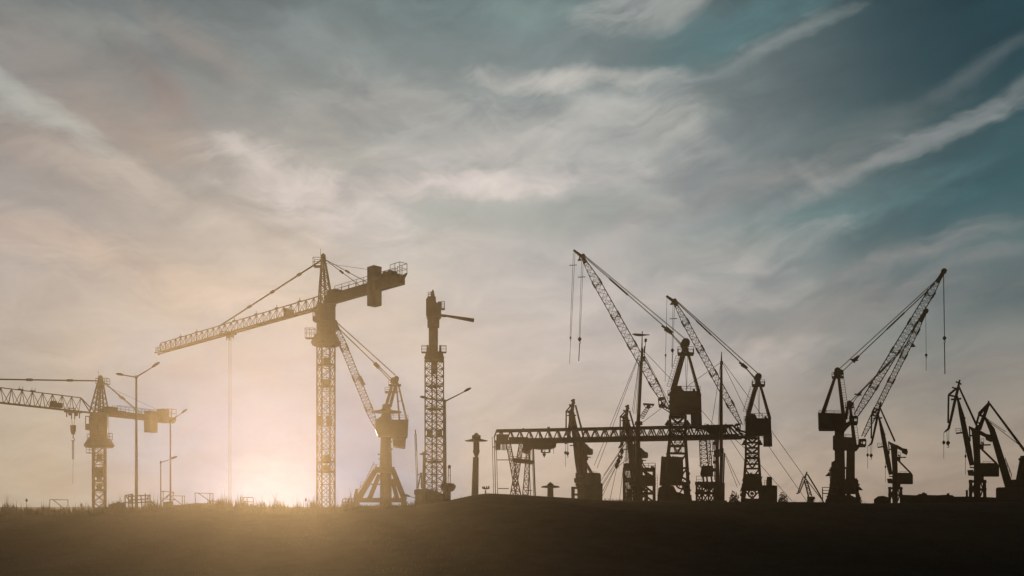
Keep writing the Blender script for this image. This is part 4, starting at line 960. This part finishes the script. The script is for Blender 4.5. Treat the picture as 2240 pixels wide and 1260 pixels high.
# ================================================================== guyed ship masts
def guys(t, L_, r_=.055, parent=None):
    m = MB()
    for a, b in L_: m.tube(t.p(*a), t.p(*b), r_, n=5)
    return m.build('stay', CABLE, parent or t.root)
def mast_one():
    t = T('ship_mast', 228, 1394, 'tall guyed pole with pointed wind vane on top and lattice radar bracket', 'mast', 'guyed masts'); rt = t.root; bot = t.by; s = t.s
    m = MB(); m.tube(t.p(1405, 764), t.p(1400, 850), .28, .36, 10); m.tube(t.p(1400, 850), t.p(1396, 925), .36, .42, 10); m.tube(t.p(1396, 925), t.p(1394, bot), .5, .6, 10); m.tube(t.p(1405, 728), t.p(1404, 766), .07, .17, 8)
    m.tube(t.p(1405, 725), t.p(1405, 735), .12, .05); t.rect(m, 1402, 762, 1407, 770, .9); m.tube(t.p(1397, 922, 0), t.p(1397, 930, 0), .8, .9); m.build('pole', WOODM, rt)
    m = MB(); t.poly(m, [(1383, 731), (1388, 730), (1404, 731), (1412, 732), (1421, 732.5), (1410, 733.5), (1402, 735), (1390, 734)], .9); m.build('wind_vane', STEEL, rt)
    m = MB().tube(t.p(1413, 741), t.p(1412, 748), .28).tube(t.p(1412.5, 748), t.p(1409, 785), .07).tube(t.p(1410, 757), t.p(1409, 772), .13).tube(t.p(1409, 780), t.p(1409, 790), .22); m.beam(t.p(1404, 770), t.p(1410, 778), .12); m.build('antenna', STEEL, rt)
    m = MB().beam(t.p(1407, 884), t.p(1431, 885.5), .3, 1.6).truss(t.p(1419, 889), t.p(1403, 914), .7, .9, .6, .6, 6, .09, .06); t.rect(m, 1415, 886, 1423, 892, .8); m.path([t.p(1408, 885), t.p(1412, 891), t.p(1418, 893)], .06).path([t.p(1430, 886), t.p(1426, 891), t.p(1419, 893)], .06).build('radar_bracket', STEEL, rt)
    guys(t, [((1400, 775), (1392, 790)), ((1395, 783), (1300, 1018)), ((1396, 785), (1306, 1024)), ((1398, 788), (1383, 900)), ((1399, 788), (1386, 905)), ((1400, 790), (1391, 905)),
             ((1408, 767), (1474, 836)), ((1408, 775), (1462, 886)), ((1409, 775), (1466, 884)), ((1403, 926), (1447, 893)),
             ((1365, 975), (1312, 1056)), ((1366, 980), (1315, 1062)), ((1366, 985), (1318, 1062)), ((1364, 990), (1318, 1075)), ((1362, 990), (1318, 1085)),
             ((1375, 958), (1320, 1040)), ((1374, 962), (1316, 1050)), ((1378, 1000), (1352, 1020)), ((1352, 1010), (1334, 1094)), ((1366, 1000), (1355, 1095)), ((1370, 965), (1368, 1095))])
    m = MB(); 
    for k in range(9): m.tube(t.p(1370+k*1.4, 960), t.p(1368+k*1.6, 1010), .04, n=4)
    m.build('rigging', CABLE, rt)
    for x, y in ((1360, 986), (1353, 1008), (1349, 1018)): MB().lathe(t.p(x, y), [(.1, .7), (.45, .2), (.45, -.3), (.1, -.8)], 8).build('pulley_block', STEEL, rt)
mast_one()
def mast_two():
    t = T('ship_mast', 230, 1577, 'second tall guyed pole, plain pointed top, between the two left-leaning boom cranes', 'mast', 'guyed masts'); rt = t.root; bot = t.by
    m = MB(); m.tube(t.p(1578.5, 769), t.p(1578, 792), .06, .2, 8); m.tube(t.p(1578, 790), t.p(1577.5, 985), .26, .4, 10); m.tube(t.p(1577.5, 985), t.p(1577, bot), .3, .4, 10); t.rect(m, 1575, 791, 1582, 797, .9); t.rect(m, 1575, 981, 1583, 989, 1.4); m.build('pole', WOODM, rt)
    for x in (1580, 1583.5): MB().tube(t.p(x+1, 992), t.p(x-1, 1056), .16).tube(t.p(x, 1056), t.p(x-1, bot), .2).build('halyard_rod', STEEL, rt)
    guys(t, [((1575, 794), (1510, 840)), ((1510, 840), (1499, 852)), ((1576, 796), (1566, 870)), ((1566, 870), (1556, 930)), ((1577, 797), (1573, 935)), ((1577, 797), (1571, 935)), ((1582, 796), (1635, 905)), ((1584, 795), (1664, 905)),
             ((1533, 896), (1562, 930)), ((1583, 989), (1613, 1066)), ((1585, 990), (1618, 1060)), ((1590, 945), (1640, 990)), ((1640, 990), (1733, 1097)), ((1597, 960), (1630, 1010)),
             ((1664, 905), (1688, 943)), ((1688, 943), (1757, 1040)), ((1682, 977), (1766, 1098)), ((1757, 1040), (1800, 1096)), ((1635, 905), (1682, 977))])
mast_two()

# ================================================================== scaffold tower round the wrapped crane
def scaffold():
    t = T('scaffold_tower', 245, 1399, 'three-floor braced scaffold frame round the foot of the wrapped double link crane', 'scaffold'); rt = t.root; bot = t.by
    m = MB()
    for d in (-3, 3):
        for x in (1365, 1381, 1404, 1430): m.beam(t.p(x, 1024, d), t.p(x, bot, d), .45)
        m.beam(t.p(1433, 1016, d), t.p(1433, bot, d), .14)
        for y0, y1, a, b in ((1028, 1045, 1404, 1430), (1058, 1079, 1404, 1430), (1079, 1098, 1404, 1430)): m.beam(t.p(a, y0, d), t.p(b, y1, d), .35)
        for y0, y1 in ((1031, 1050), (1056, 1076), (1082, 1100)):
            for k in range(5): m.beam(t.p(1366+k*3.2, y0, d), t.p(1368+k*3.0, y1, d), .18)
    m.build('frame', STEEL, rt)
    for x0, y0, x1, y1 in ((1365, 1015, 1388, 1029), (1404, 1025, 1433, 1031), (1365, 1046, 1388, 1055), (1401, 1043, 1432, 1060), (1365, 1077, 1432, 1082)):
        m = MB(); t.rect(m, x0, y0, x1, y1, 6.6); m.build('floor', WOODM, rt)
    MB().rail([t.p(1404, 1025, -3), t.p(1433, 1025, -3)], 1.1).beam(t.p(1405, 1014, -3), t.p(1413, 1026, -3), .25).build('railing', GALV, rt)
    m = MB(); m.ladder(t.p(1434, 1090, -3.2), t.p(1434, 1040, -3.2), .8).build('ladder', GALV, rt)
    clutter(t, [((1404, 1024), (1433, 1024)), ((1365, 1015), (1388, 1015)), ((1404, 1078), (1432, 1078)), ((1404, 1044), (1432, 1044)), ((1365, 1096), (1432, 1096))], 12, 2.5, 5)
scaffold()

# ================================================================== lamps
def lamp(label, px, y_top, arms, Y=174, r0=.42, r1=.2, name='street_lamp', group='street lamps along the bank'):
    x = (px-1120)*Y/F; z0 = gz(x, Y)-.1; t = T(name, Y, px, label, 'street lamp', group, by=HOR+(H-z0)*F/Y); rt = t.root
    top = t.p(px-.5, y_top)
    m = MB().lathe((0, 0, 0), [(r0*1.5, 0), (r0*1.5, .5), (r0, .7)], 10); m.tube((0, 0, .4), top, r0, r1, 10); m.build('pole', GALV, rt)
    for ex, ey, hl in arms:
        e = t.p(ex, ey); m = MB(); d = (e-top); L_ = d.length; d.normalize(); hs = top+d*(L_-hl*t.s)
        m.tube(top, hs, r1*.85, r1*.55, 8)
        m.build('arm', GALV, rt)
        u = d; n_ = V((-u.z, 0, u.x)); n_ = n_ if n_.z > 0 else -n_
        m = MB(); N_ = 10; prof = [(-.06, .3), (.08, .62), (.25, .95), (.5, 1.1), (.75, .95), (.92, .55), (1.0, .15)]; i0 = 0
        hw = hl*t.s*.19
        for f, w_ in prof:
            c = hs+u*(hl*t.s*f)
            for k in range(N_):
                a = 2*math.pi*k/N_; m.v.append(c+n_*(math.sin(a)*hw*w_*(1 if math.sin(a) > 0 else .55))+V((0, math.cos(a)*hw*1.15*w_, 0)))
        for j in range(len(prof)-1):
            for k in range(N_): m.f.append((j*N_+k, j*N_+(k+1) % N_, (j+1)*N_+(k+1) % N_, (j+1)*N_+k))
        m.f += [tuple(range(N_))[::-1], tuple(range((len(prof)-1)*N_, len(prof)*N_))]
        m.build('lamp_head', HOUSE, rt)
    m = MB(); m.lathe(top, [(r1*1.3, -.3), (r1*1.6, 0), (r1, .35)], 8); m.build('cap', GALV, rt)
    return t
lamp('tallest street lamp with two heads, right of the far left tower crane', 298.5, 825, [(350, 793, 20), (253, 818, 17)], r0=.30, r1=.17)
lamp('single-headed street lamp of middle height rising past the end of a counter jib', 373, 921, [(410, 895, 15)], 178, .18, .12)
lamp('short single-headed street lamp left beside the middle-height lamp', 352, 1012, [(388, 999, 15)], 176, .12, .10)
lamp('street lamp with two heads directly in front of the end on tower crane', 974, 878, [(1031, 849, 18), (918, 868, 17)], 172, .30, .17)
lamp('lowest street lamp, single head barely above the reeds by the splayed crane legs', 911, 1090, [(881, 1082, 17)], 174, .12, .10)

def high_mast(label, px, y0, head, base_px, Y=200, r=.28, kind=0):
    t = T('high_mast_light', Y, base_px, label, 'floodlight mast', 'floodlight masts'); rt = t.root; bot = t.by; s = t.s
    m = MB(); m.tube((0, 0, 0), t.p(px, y0), r*1.5, r, 12); m.build('pole', GALV, rt)
    return t
t = high_mast('leaning floodlight mast with wide winged head and fat casing below it', 1041, 1000, None, 1036, 200, .62)
s = t.s; m = MB(); m.lathe(t.p(1042, 986), [(3*s, -14*s), (7.2*s, -3*s), (7.4*s, 0), (6.6*s, 2*s), (6.6*s, 18*s), (5*s, 22*s)], 14); m.build('casing', STEEL, t.root)
m = MB(); m.lathe(t.p(1042, 965), [(4*s, -1*s), (25*s, .2*s), (25.5*s, 1.0*s), (8*s, 5.5*s), (6*s, 6*s)], 18).lathe(t.p(1042, 959), [(6*s, 0), (7.5*s, 2*s), (7.5*s, 6*s), (4*s, 10*s), (2.5*s, 12*s)], 14); hd = m.build('lamp_ring', STEEL, t.root)
for k in range(10):
    a = R(k*36); c = t.p(1042, 957)+V((math.cos(a)*7*s, math.sin(a)*7*s, 0)); MB().box(c, (.5, .5, .9), a).build('floodlight', HOUSE, hd)
t = high_mast('thin floodlight mast with a small flat head immediately left of the end on tower crane', 928, 995, None, 924, 215, .28)
s = t.s; MB().lathe(t.p(928, 994), [(2*s, -2*s), (11*s, 0), (10*s, 1.5*s), (5*s, 3*s)], 14).tube(t.p(928, 992), t.p(928, 987), .12).tube(t.p(925, 992), t.p(925, 988), .1).tube(t.p(931, 992), t.p(931, 988), .1).build('lamp_ring', STEEL, t.root)
t = high_mast('tiny floodlight head just peeping over the crown of the mound', 1062, 1072, None, 1062, 190, .14)
s = t.s; m = MB().lathe(t.p(1063, 1069), [(3*s, -1.5*s), (8.5*s, 0), (8*s, 1.5*s), (3*s, 1.8*s)], 12); hd = m.build('lamp_ring', STEEL, t.root)
for dx in (-7, -3.5, 1.5, 6): MB().box(t.p(1063+dx, 1066, -.3*dx), (.3, .3, .45)).build('floodlight', HOUSE, hd)
t = high_mast('squat floodlight mast like a mushroom, between gantry legs and square concrete block', 1204, 1062, None, 1204, 200, .62)
s = t.s; MB().lathe(t.p(1204, 1066), [(5*s, -2*s), (20*s, -.5*s), (20.5*s, 1*s), (17*s, 3*s), (7*s, 4.5*s), (6.5*s, 7*s), (0.6*s, 11.5*s)], 18).build('lamp_ring', STEEL, t.root)

# ================================================================== mobile lattice crane left of the end-on tower crane, bollard-shaped tank, base clutter
def mobile():
    t = T('crawler_crane', 230, 915, 'small mobile crane with thin tapering lattice boom, left of the octagonal tank', 'mobile crane'); rt = t.root; bot = t.by
    m = MB(); m.truss(t.p(913, 1071), t.p(909, 950), 3.5*t.s, 4*t.s, .6, .5, 22, .09, .05, 'Z'); m.beam(t.p(909, 950), t.p(908.5, 940), .25); m.build('boom', STEEL, rt)
    MB().tube(t.p(909, 943), t.p(914.5, 1040), .05).tube(t.p(914.5, 1040), t.p(912, 1068), .05).tube(t.p(914, 1040), t.p(921, 1034), .08).build('pendant_rope', CABLE, rt)
    m = MB(); m.beam(t.p(921, 1034), t.p(914, 1068), .3, 1).beam(t.p(922, 1034), t.p(922, 1068), .3, 1); m.beam(t.p(919, 1058), t.p(923, 1058), .2); m.build('gantry_frame', STEEL, rt)
    m = MB(); t.poly(m, [(906, 1072), (912, 1070), (940, 1070), (948, 1074), (948, 1083), (906, 1082)], 4); m.build('upper_body', HOUSE, rt)
    m = MB(); t.rect(m, 908, 1082, 926, bot, 1.2, -1.8); t.rect(m, 908, 1082, 926, bot, 1.2, 1.8); t.rect(m, 911, 1085, 945, 1092, 3); m.beam(t.p(925, 1085), t.p(935, 1100), .6); m.build('track', RUB, rt)
mobile()
t = T('fuel_tank', 205, 979, 'bulging octagonal tank on a stout stem at the foot of the end on tower crane', 'tank'); s = t.s
MB().lathe(t.p(980, 1066), [(10*s, -9*s), (14.5*s, -5*s), (17*s, 0), (17*s, 4*s), (13*s, 8*s), (5*s, 9.5*s)], 8).build('vessel', HOUSE, t.root)
MB().lathe((0, 0, 0), [(7*s, 0), (7*s, (t.by-1072)*s)], 10).box((-1.6, 0, 2), (1.5, 2, 4)).build('stem', CONC, t.root)
t = T('lattice_post', 225, 983, 'thin double post with a small ball top right behind the octagonal tank', 'post')
MB().tube(t.p(980, 1060), t.p(981, 1022), .09).tube(t.p(985, 1060), t.p(985, 1022), .09).beam(t.p(981, 1040), t.p(985, 1040), .1).tube(t.p(983, 1060), (0, 0, 0), .25).build('frame', GALV, t.root)
MB().lathe(t.p(983, 1021), [(.15, -.4), (.4, 0), (.2, .4)], 8).build('lamp_head', HOUSE, t.root)
t = T('storage_shed', 222, 952, 'low dark shed between the mobile crane and the octagonal tank', 'shed')
m = MB(); t.poly(m, [(930, 1076), (952, 1074), (972, 1082), (972, t.by), (930, t.by)], 7); m.build('wall', HOUSE, t.root)

# ================================================================== things on the bank, left
def on_bank(name, label, cat, px, Y, group=None):
    x = (px-1120)*Y/F; z0 = gz(x, Y)-.05; return T(name, Y, px, label, cat, group, by=HOR+(H-z0)*F/Y)
def block(label, px0, px1, pts, Y=172, dep=3.0):
    t = on_bank('concrete_block', label, 'block', (px0+px1)/2, Y, 'concrete blocks on the bank'); m = MB(); b = t.by+6
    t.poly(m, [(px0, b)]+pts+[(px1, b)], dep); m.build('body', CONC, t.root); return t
t = block('tilted concrete block with splintered top edge, left of the tallest street lamp', 237.5, 274, [(237, 1104), (248, 1102), (254, 1100), (274, 1099)])
MB().beam(t.p(256, 1098), t.p(262, 1100), .3).beam(t.p(271, 1098.5), t.p(290, 1101), .25).build('broken_edge', CONC, t.root)
block('square concrete block between the two single-headed lamps', 356.5, 379, [(356.5, 1099), (368, 1097), (379, 1098)])
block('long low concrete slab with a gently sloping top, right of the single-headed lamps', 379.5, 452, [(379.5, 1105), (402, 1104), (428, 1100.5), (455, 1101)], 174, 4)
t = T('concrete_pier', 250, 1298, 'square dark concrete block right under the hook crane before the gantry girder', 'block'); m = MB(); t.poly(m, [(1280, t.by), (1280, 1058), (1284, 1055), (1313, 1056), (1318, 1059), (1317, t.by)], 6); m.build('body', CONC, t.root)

def pipe_frame(label, px, Y, bars, r_=.06, rings=()):
    t = on_bank('pipe_frame', label, 'frame', px, Y, 'steel pipe frames in the reeds'); m = MB()
    b = t.by
    for a, c in bars:
        m.tube(t.p(a[0], min(a[1], b+3)), t.p(c[0], min(c[1], b+3)), r_, n=6)
    m.build('pipes', GALV, t.root)
    for x, y in rings: MB().lathe(t.p(x, y), [(.05, .25), (.16, 0), (.05, -.25)], 8).build('shackle', STEEL, t.root)
    return t
B = 1125
pipe_frame('leftmost open pipe frame with one diagonal, left of the far left tower crane', 129, 171, [((109, 1093), (149, 1093.5)), ((109, 1093), (109, B)), ((148.5, 1093), (149, B)), ((117, 1094), (146, 1117))])
pipe_frame('very low pipe frame almost lost in reeds just left of the far left tower crane', 189, 173, [((181, 1108), (197, 1107)), ((181, 1108), (180, B)), ((197, 1107), (197, B))], .04)
pipe_frame('heavy three-rail pipe barrier behind the foot of the tallest street lamp', 300, 176, [((273.5, 1084), (290, 1081)), ((273.5, 1084), (275, B)), ((290, 1081), (290, B)), ((280, 1086), (328, 1083)), ((281, 1094), (328, 1091)), ((282, 1101), (328, 1097.5)), ((328, 1082), (329, B)),
    ((318, 1079), (318, B)), ((281, 1082), (282, B)), ((308, 1082), (312, B)), ((276, 1085), (287, 1101)), ((330, 1095), (343, 1115)), ((287, 1081), (287.5, 1100)), ((325, 1085), (322, 1092))], .11)
pipe_frame('pipe frame with drooping shackle between the single-headed lamps', 366, 177, [((352, 1074.5), (379, 1076.5)), ((357, 1074), (357, B)), ((379, 1076), (379, 1084)), ((353, 1097), (372, 1079)), ((352, 1091), (383, 1093)), ((375, 1098), (382, 1092))], .07, [(379, 1079), (365.5, 1087)])
pipe_frame('pipe frame with long diagonal right behind the middle-height street lamp', 390, 178, [((367, 1084.5), (405, 1085)), ((404, 1085), (404, B)), ((399, 1085), (398.5, B)), ((374, 1085), (402, 1107))], .07)
pipe_frame('tallest pipe frame standing on the long low slab, diagonal running down right', 447, 176, [((426, 1078.5), (467, 1079.5)), ((426.5, 1078), (428, 1104)), ((466, 1079), (466, B)), ((459, 1079), (459, B)), ((434, 1079), (460, 1097)), ((459, 1096), (477, 1096)), ((477, 1096), (478, B))], .08)
pipe_frame('faint round-cornered rail in the brightest glow behind the reeds', 540, 180, [((526, 1088), (530, 1087)), ((525.5, 1088), (526, B)), ((530, 1087), (530.5, B)), ((533, 1088), (553, 1088)), ((533, 1088), (533, B)), ((554, 1090), (555, B)), ((540, 1090), (543, B)), ((534, 1097), (555, 1098)), ((553, 1088), (554.5, 1091)), ((526, 1096), (531, 1096))], .07)
t = on_bank('platform_railing', 'looped hand railing on a small deck left of the splayed crane legs', 'railing', 762, 178); m = MB(); b = t.by
for x0, x1 in ((749.5, 762), (764, 776)):
    m.path([t.p(x0, b), t.p(x0, 1093), t.p(x0+1.5, 1091), t.p(x1-1.5, 1091), t.p(x1, 1093), t.p(x1, b)], .1); m.tube(t.p(x0, 1099), t.p(x1, 1099), .08); m.tube(t.p((x0+x1)/2, 1092), t.p((x0+x1)/2, 1107), .07)
m.build('rails', GALV, t.root); m = MB(); t.rect(m, 748, 1106, 779, 1110, 2.5); m.build('deck', WOODM, t.root)

# seed heads standing over the reeds
for px, py, lb in ((58, 1095, 'thistle head left of the leftmost pipe frame'), (669, 1094, 'thistle head standing out left of the tallest tower crane mast'), (178, 1105, 'small thistle head near the very low pipe frame')):
    t = on_bank('thistle', lb, 'plant', px, 170); m = MB().tube((0, 0, 0), t.p(px, py), .03); m.build('stem', GRASSM, t.root)
    MB().lathe(t.p(px, py), [(.05, .4), (.16, .2), (.22, 0), (.1, -.25)], 7).build('flower_head', GRASSM, t.root)

# ================================================================== low sheds, tanks and trees, right
def roofed(name, label, Y, pts, dep=10, cat='shed', mat=None):
    xs_ = [q[0] for q in pts]; t = T(name, Y, (xs_[0]+xs_[-1])/2, label, cat); m = MB(); b = t.by
    t.poly(m, [(xs_[0], b)]+pts+[(xs_[-1], b)], dep); m.build('wall', mat or HOUSE, t.root); return t
t = roofed('round_roof_shed', 'dark shed with a rounded back at the foot of the lone double link crane', 215, [(1912, 1093), (1914, 1091), (1921, 1086), (1931, 1085), (1940, 1087), (1946, 1090)], 9)
t = roofed('long_warehouse', 'long low warehouse roof with small vents, between the two right-hand double link cranes', 225, [(1972, 1089), (1974, 1083), (2000, 1084), (2006, 1084), (2012, 1081), (2018, 1081), (2030, 1083.5), (2050, 1084), (2068, 1083), (2082, 1084), (2086, 1087)], 14)
m = MB(); t.rect(m, 2017, 1077.5, 2024, 1082, 1.2); m.beam(t.p(2020, 1080.5), t.p(2028, 1080.5), .25); m.build('roof_vent', GALV, t.root)
m = MB(); t.rect(m, 2071, 1079, 2077, 1084, 1); m.build('roof_vent', GALV, t.root)
roofed('flat_annex', 'flat roof annex running on right from the long warehouse', 232, [(2086, 1087), (2120, 1086.5), (2160, 1088), (2182, 1089)], 12)
t = T('chimney_stack', 228, 2115, 'short round-topped chimney beside the second crane from the right edge', 'chimney'); s = t.s; MB().lathe((0, 0, 0), [(2.5*s, 0), (2.2*s, (t.by-1076)*s), (2.6*s, (t.by-1074)*s), (1.2*s, (t.by-1071.5)*s)], 10).build('stack', CONC, t.root)
roofed('block_building', 'tall square building cut off by the right edge under the thick boom', 216, [(2180, 1070), (2184, 1067.5), (2206, 1067), (2260, 1066)], 16, 'building', CONC)
t = roofed('winch_hut', 'square hut right of the drum wheel crane with a barrel on its roof', 236, [(1664, 1062), (1690, 1062), (1700, 1063)], 6, 'hut')
t = T('water_barrel', 236, 1683, 'upright barrel on the roof of the square hut', 'barrel'); s = t.s; t.root.location = at(1683, 1062, t.Y)
t.by = 1062; MB().lathe((0, 0, 0), [(5.4*s, 0), (5.8*s, 2*s), (5.8*s, 16*s), (5*s, 19*s)], 12).build('drum', HOUSE, t.root)
MB().rail([V((-10*s, 0, 0)), V((-6.2*s, 0, 0))], 1.2).build('railing', GALV, t.root)

LEAF = paint('dusk_foliage', (.045, .055, .025), .8, 2, .4)
def bush(label, px, py, rx, Y, ry=None):
    t = T('bush', Y, px, label, 'bush', 'rounded bushes by the drum wheel crane'); m = MB(); s = t.s; ry = ry or rx
    cz = (t.by-py)*s; rX = rx*s
    MB().tube((0, 0, 0), (0, 0, cz*.8), .3, .12).tube((0, 0, cz*.3), (rX*.5, .3, cz*.7), .14, .05).tube((0, 0, cz*.35), (-rX*.5, -.3, cz*.7), .14, .05).build('stem', WOODM, t.root)
    for _ in range(1500):
        a, b = random.uniform(0, 6.28), random.uniform(-.3, 1); rr = random.uniform(.55, 1)**.5*(1+.12*math.sin(5*a+3*b))
        c = V((math.cos(a)*math.sqrt(1-min(b*b, 1))*rX*rr, math.sin(a)*math.sqrt(1-min(b*b, 1))*rX*.8*rr, cz*.45+cz*.55*b*rr))
        d1 = V((random.gauss(0, 1), random.gauss(0, 1), random.gauss(0, 1))).normalized()*.22; d2 = V((random.gauss(0, 1), random.gauss(0, 1), random.gauss(0, 1))).normalized()*.16
        i = len(m.v); m.v += [c-d1, c+d2, c+d1, c-d2]; m.f.append((i, i+1, i+2, i+3))
    m.build('foliage', LEAF, t.root)
bush('rounded bush on the left side of the drum wheel crane foot', 1606, 1078, 15, 215)
bush('rounded bush right of the square hut', 1713, 1080, 14, 215)
t = on_bank('thistle', 'dark thistle clump in the grass under the smallest crane peak', 'plant', 1780, 170); m = MB()
for k in range(10): m.tube((0, 0, 0), (random.uniform(-.3, .3), random.uniform(-.3, .3), random.uniform(.3, .8)), .02)
m.build('stem', GRASSM, t.root); MB().lathe(t.p(1780, 1090), [(.05, -.3), (.28, 0), (.2, .25), (.05, .35)], 8).build('flower_head', GRASSM, t.root)
t = T('yard_wall', 212, 1435, 'low dark wall with small studs along the yard below the middle cranes', 'wall'); m = MB()
t.rect(m, 1318, 1095, 1590, t.by, .6); m.build('panel', CONC, t.root)
m = MB()
for k in range(30): x = 1322+k*1.6; t.rect(m, x, 1094-random.uniform(0, 4), x+.7, 1096, .5)
m.build('stud', STEEL, t.root)
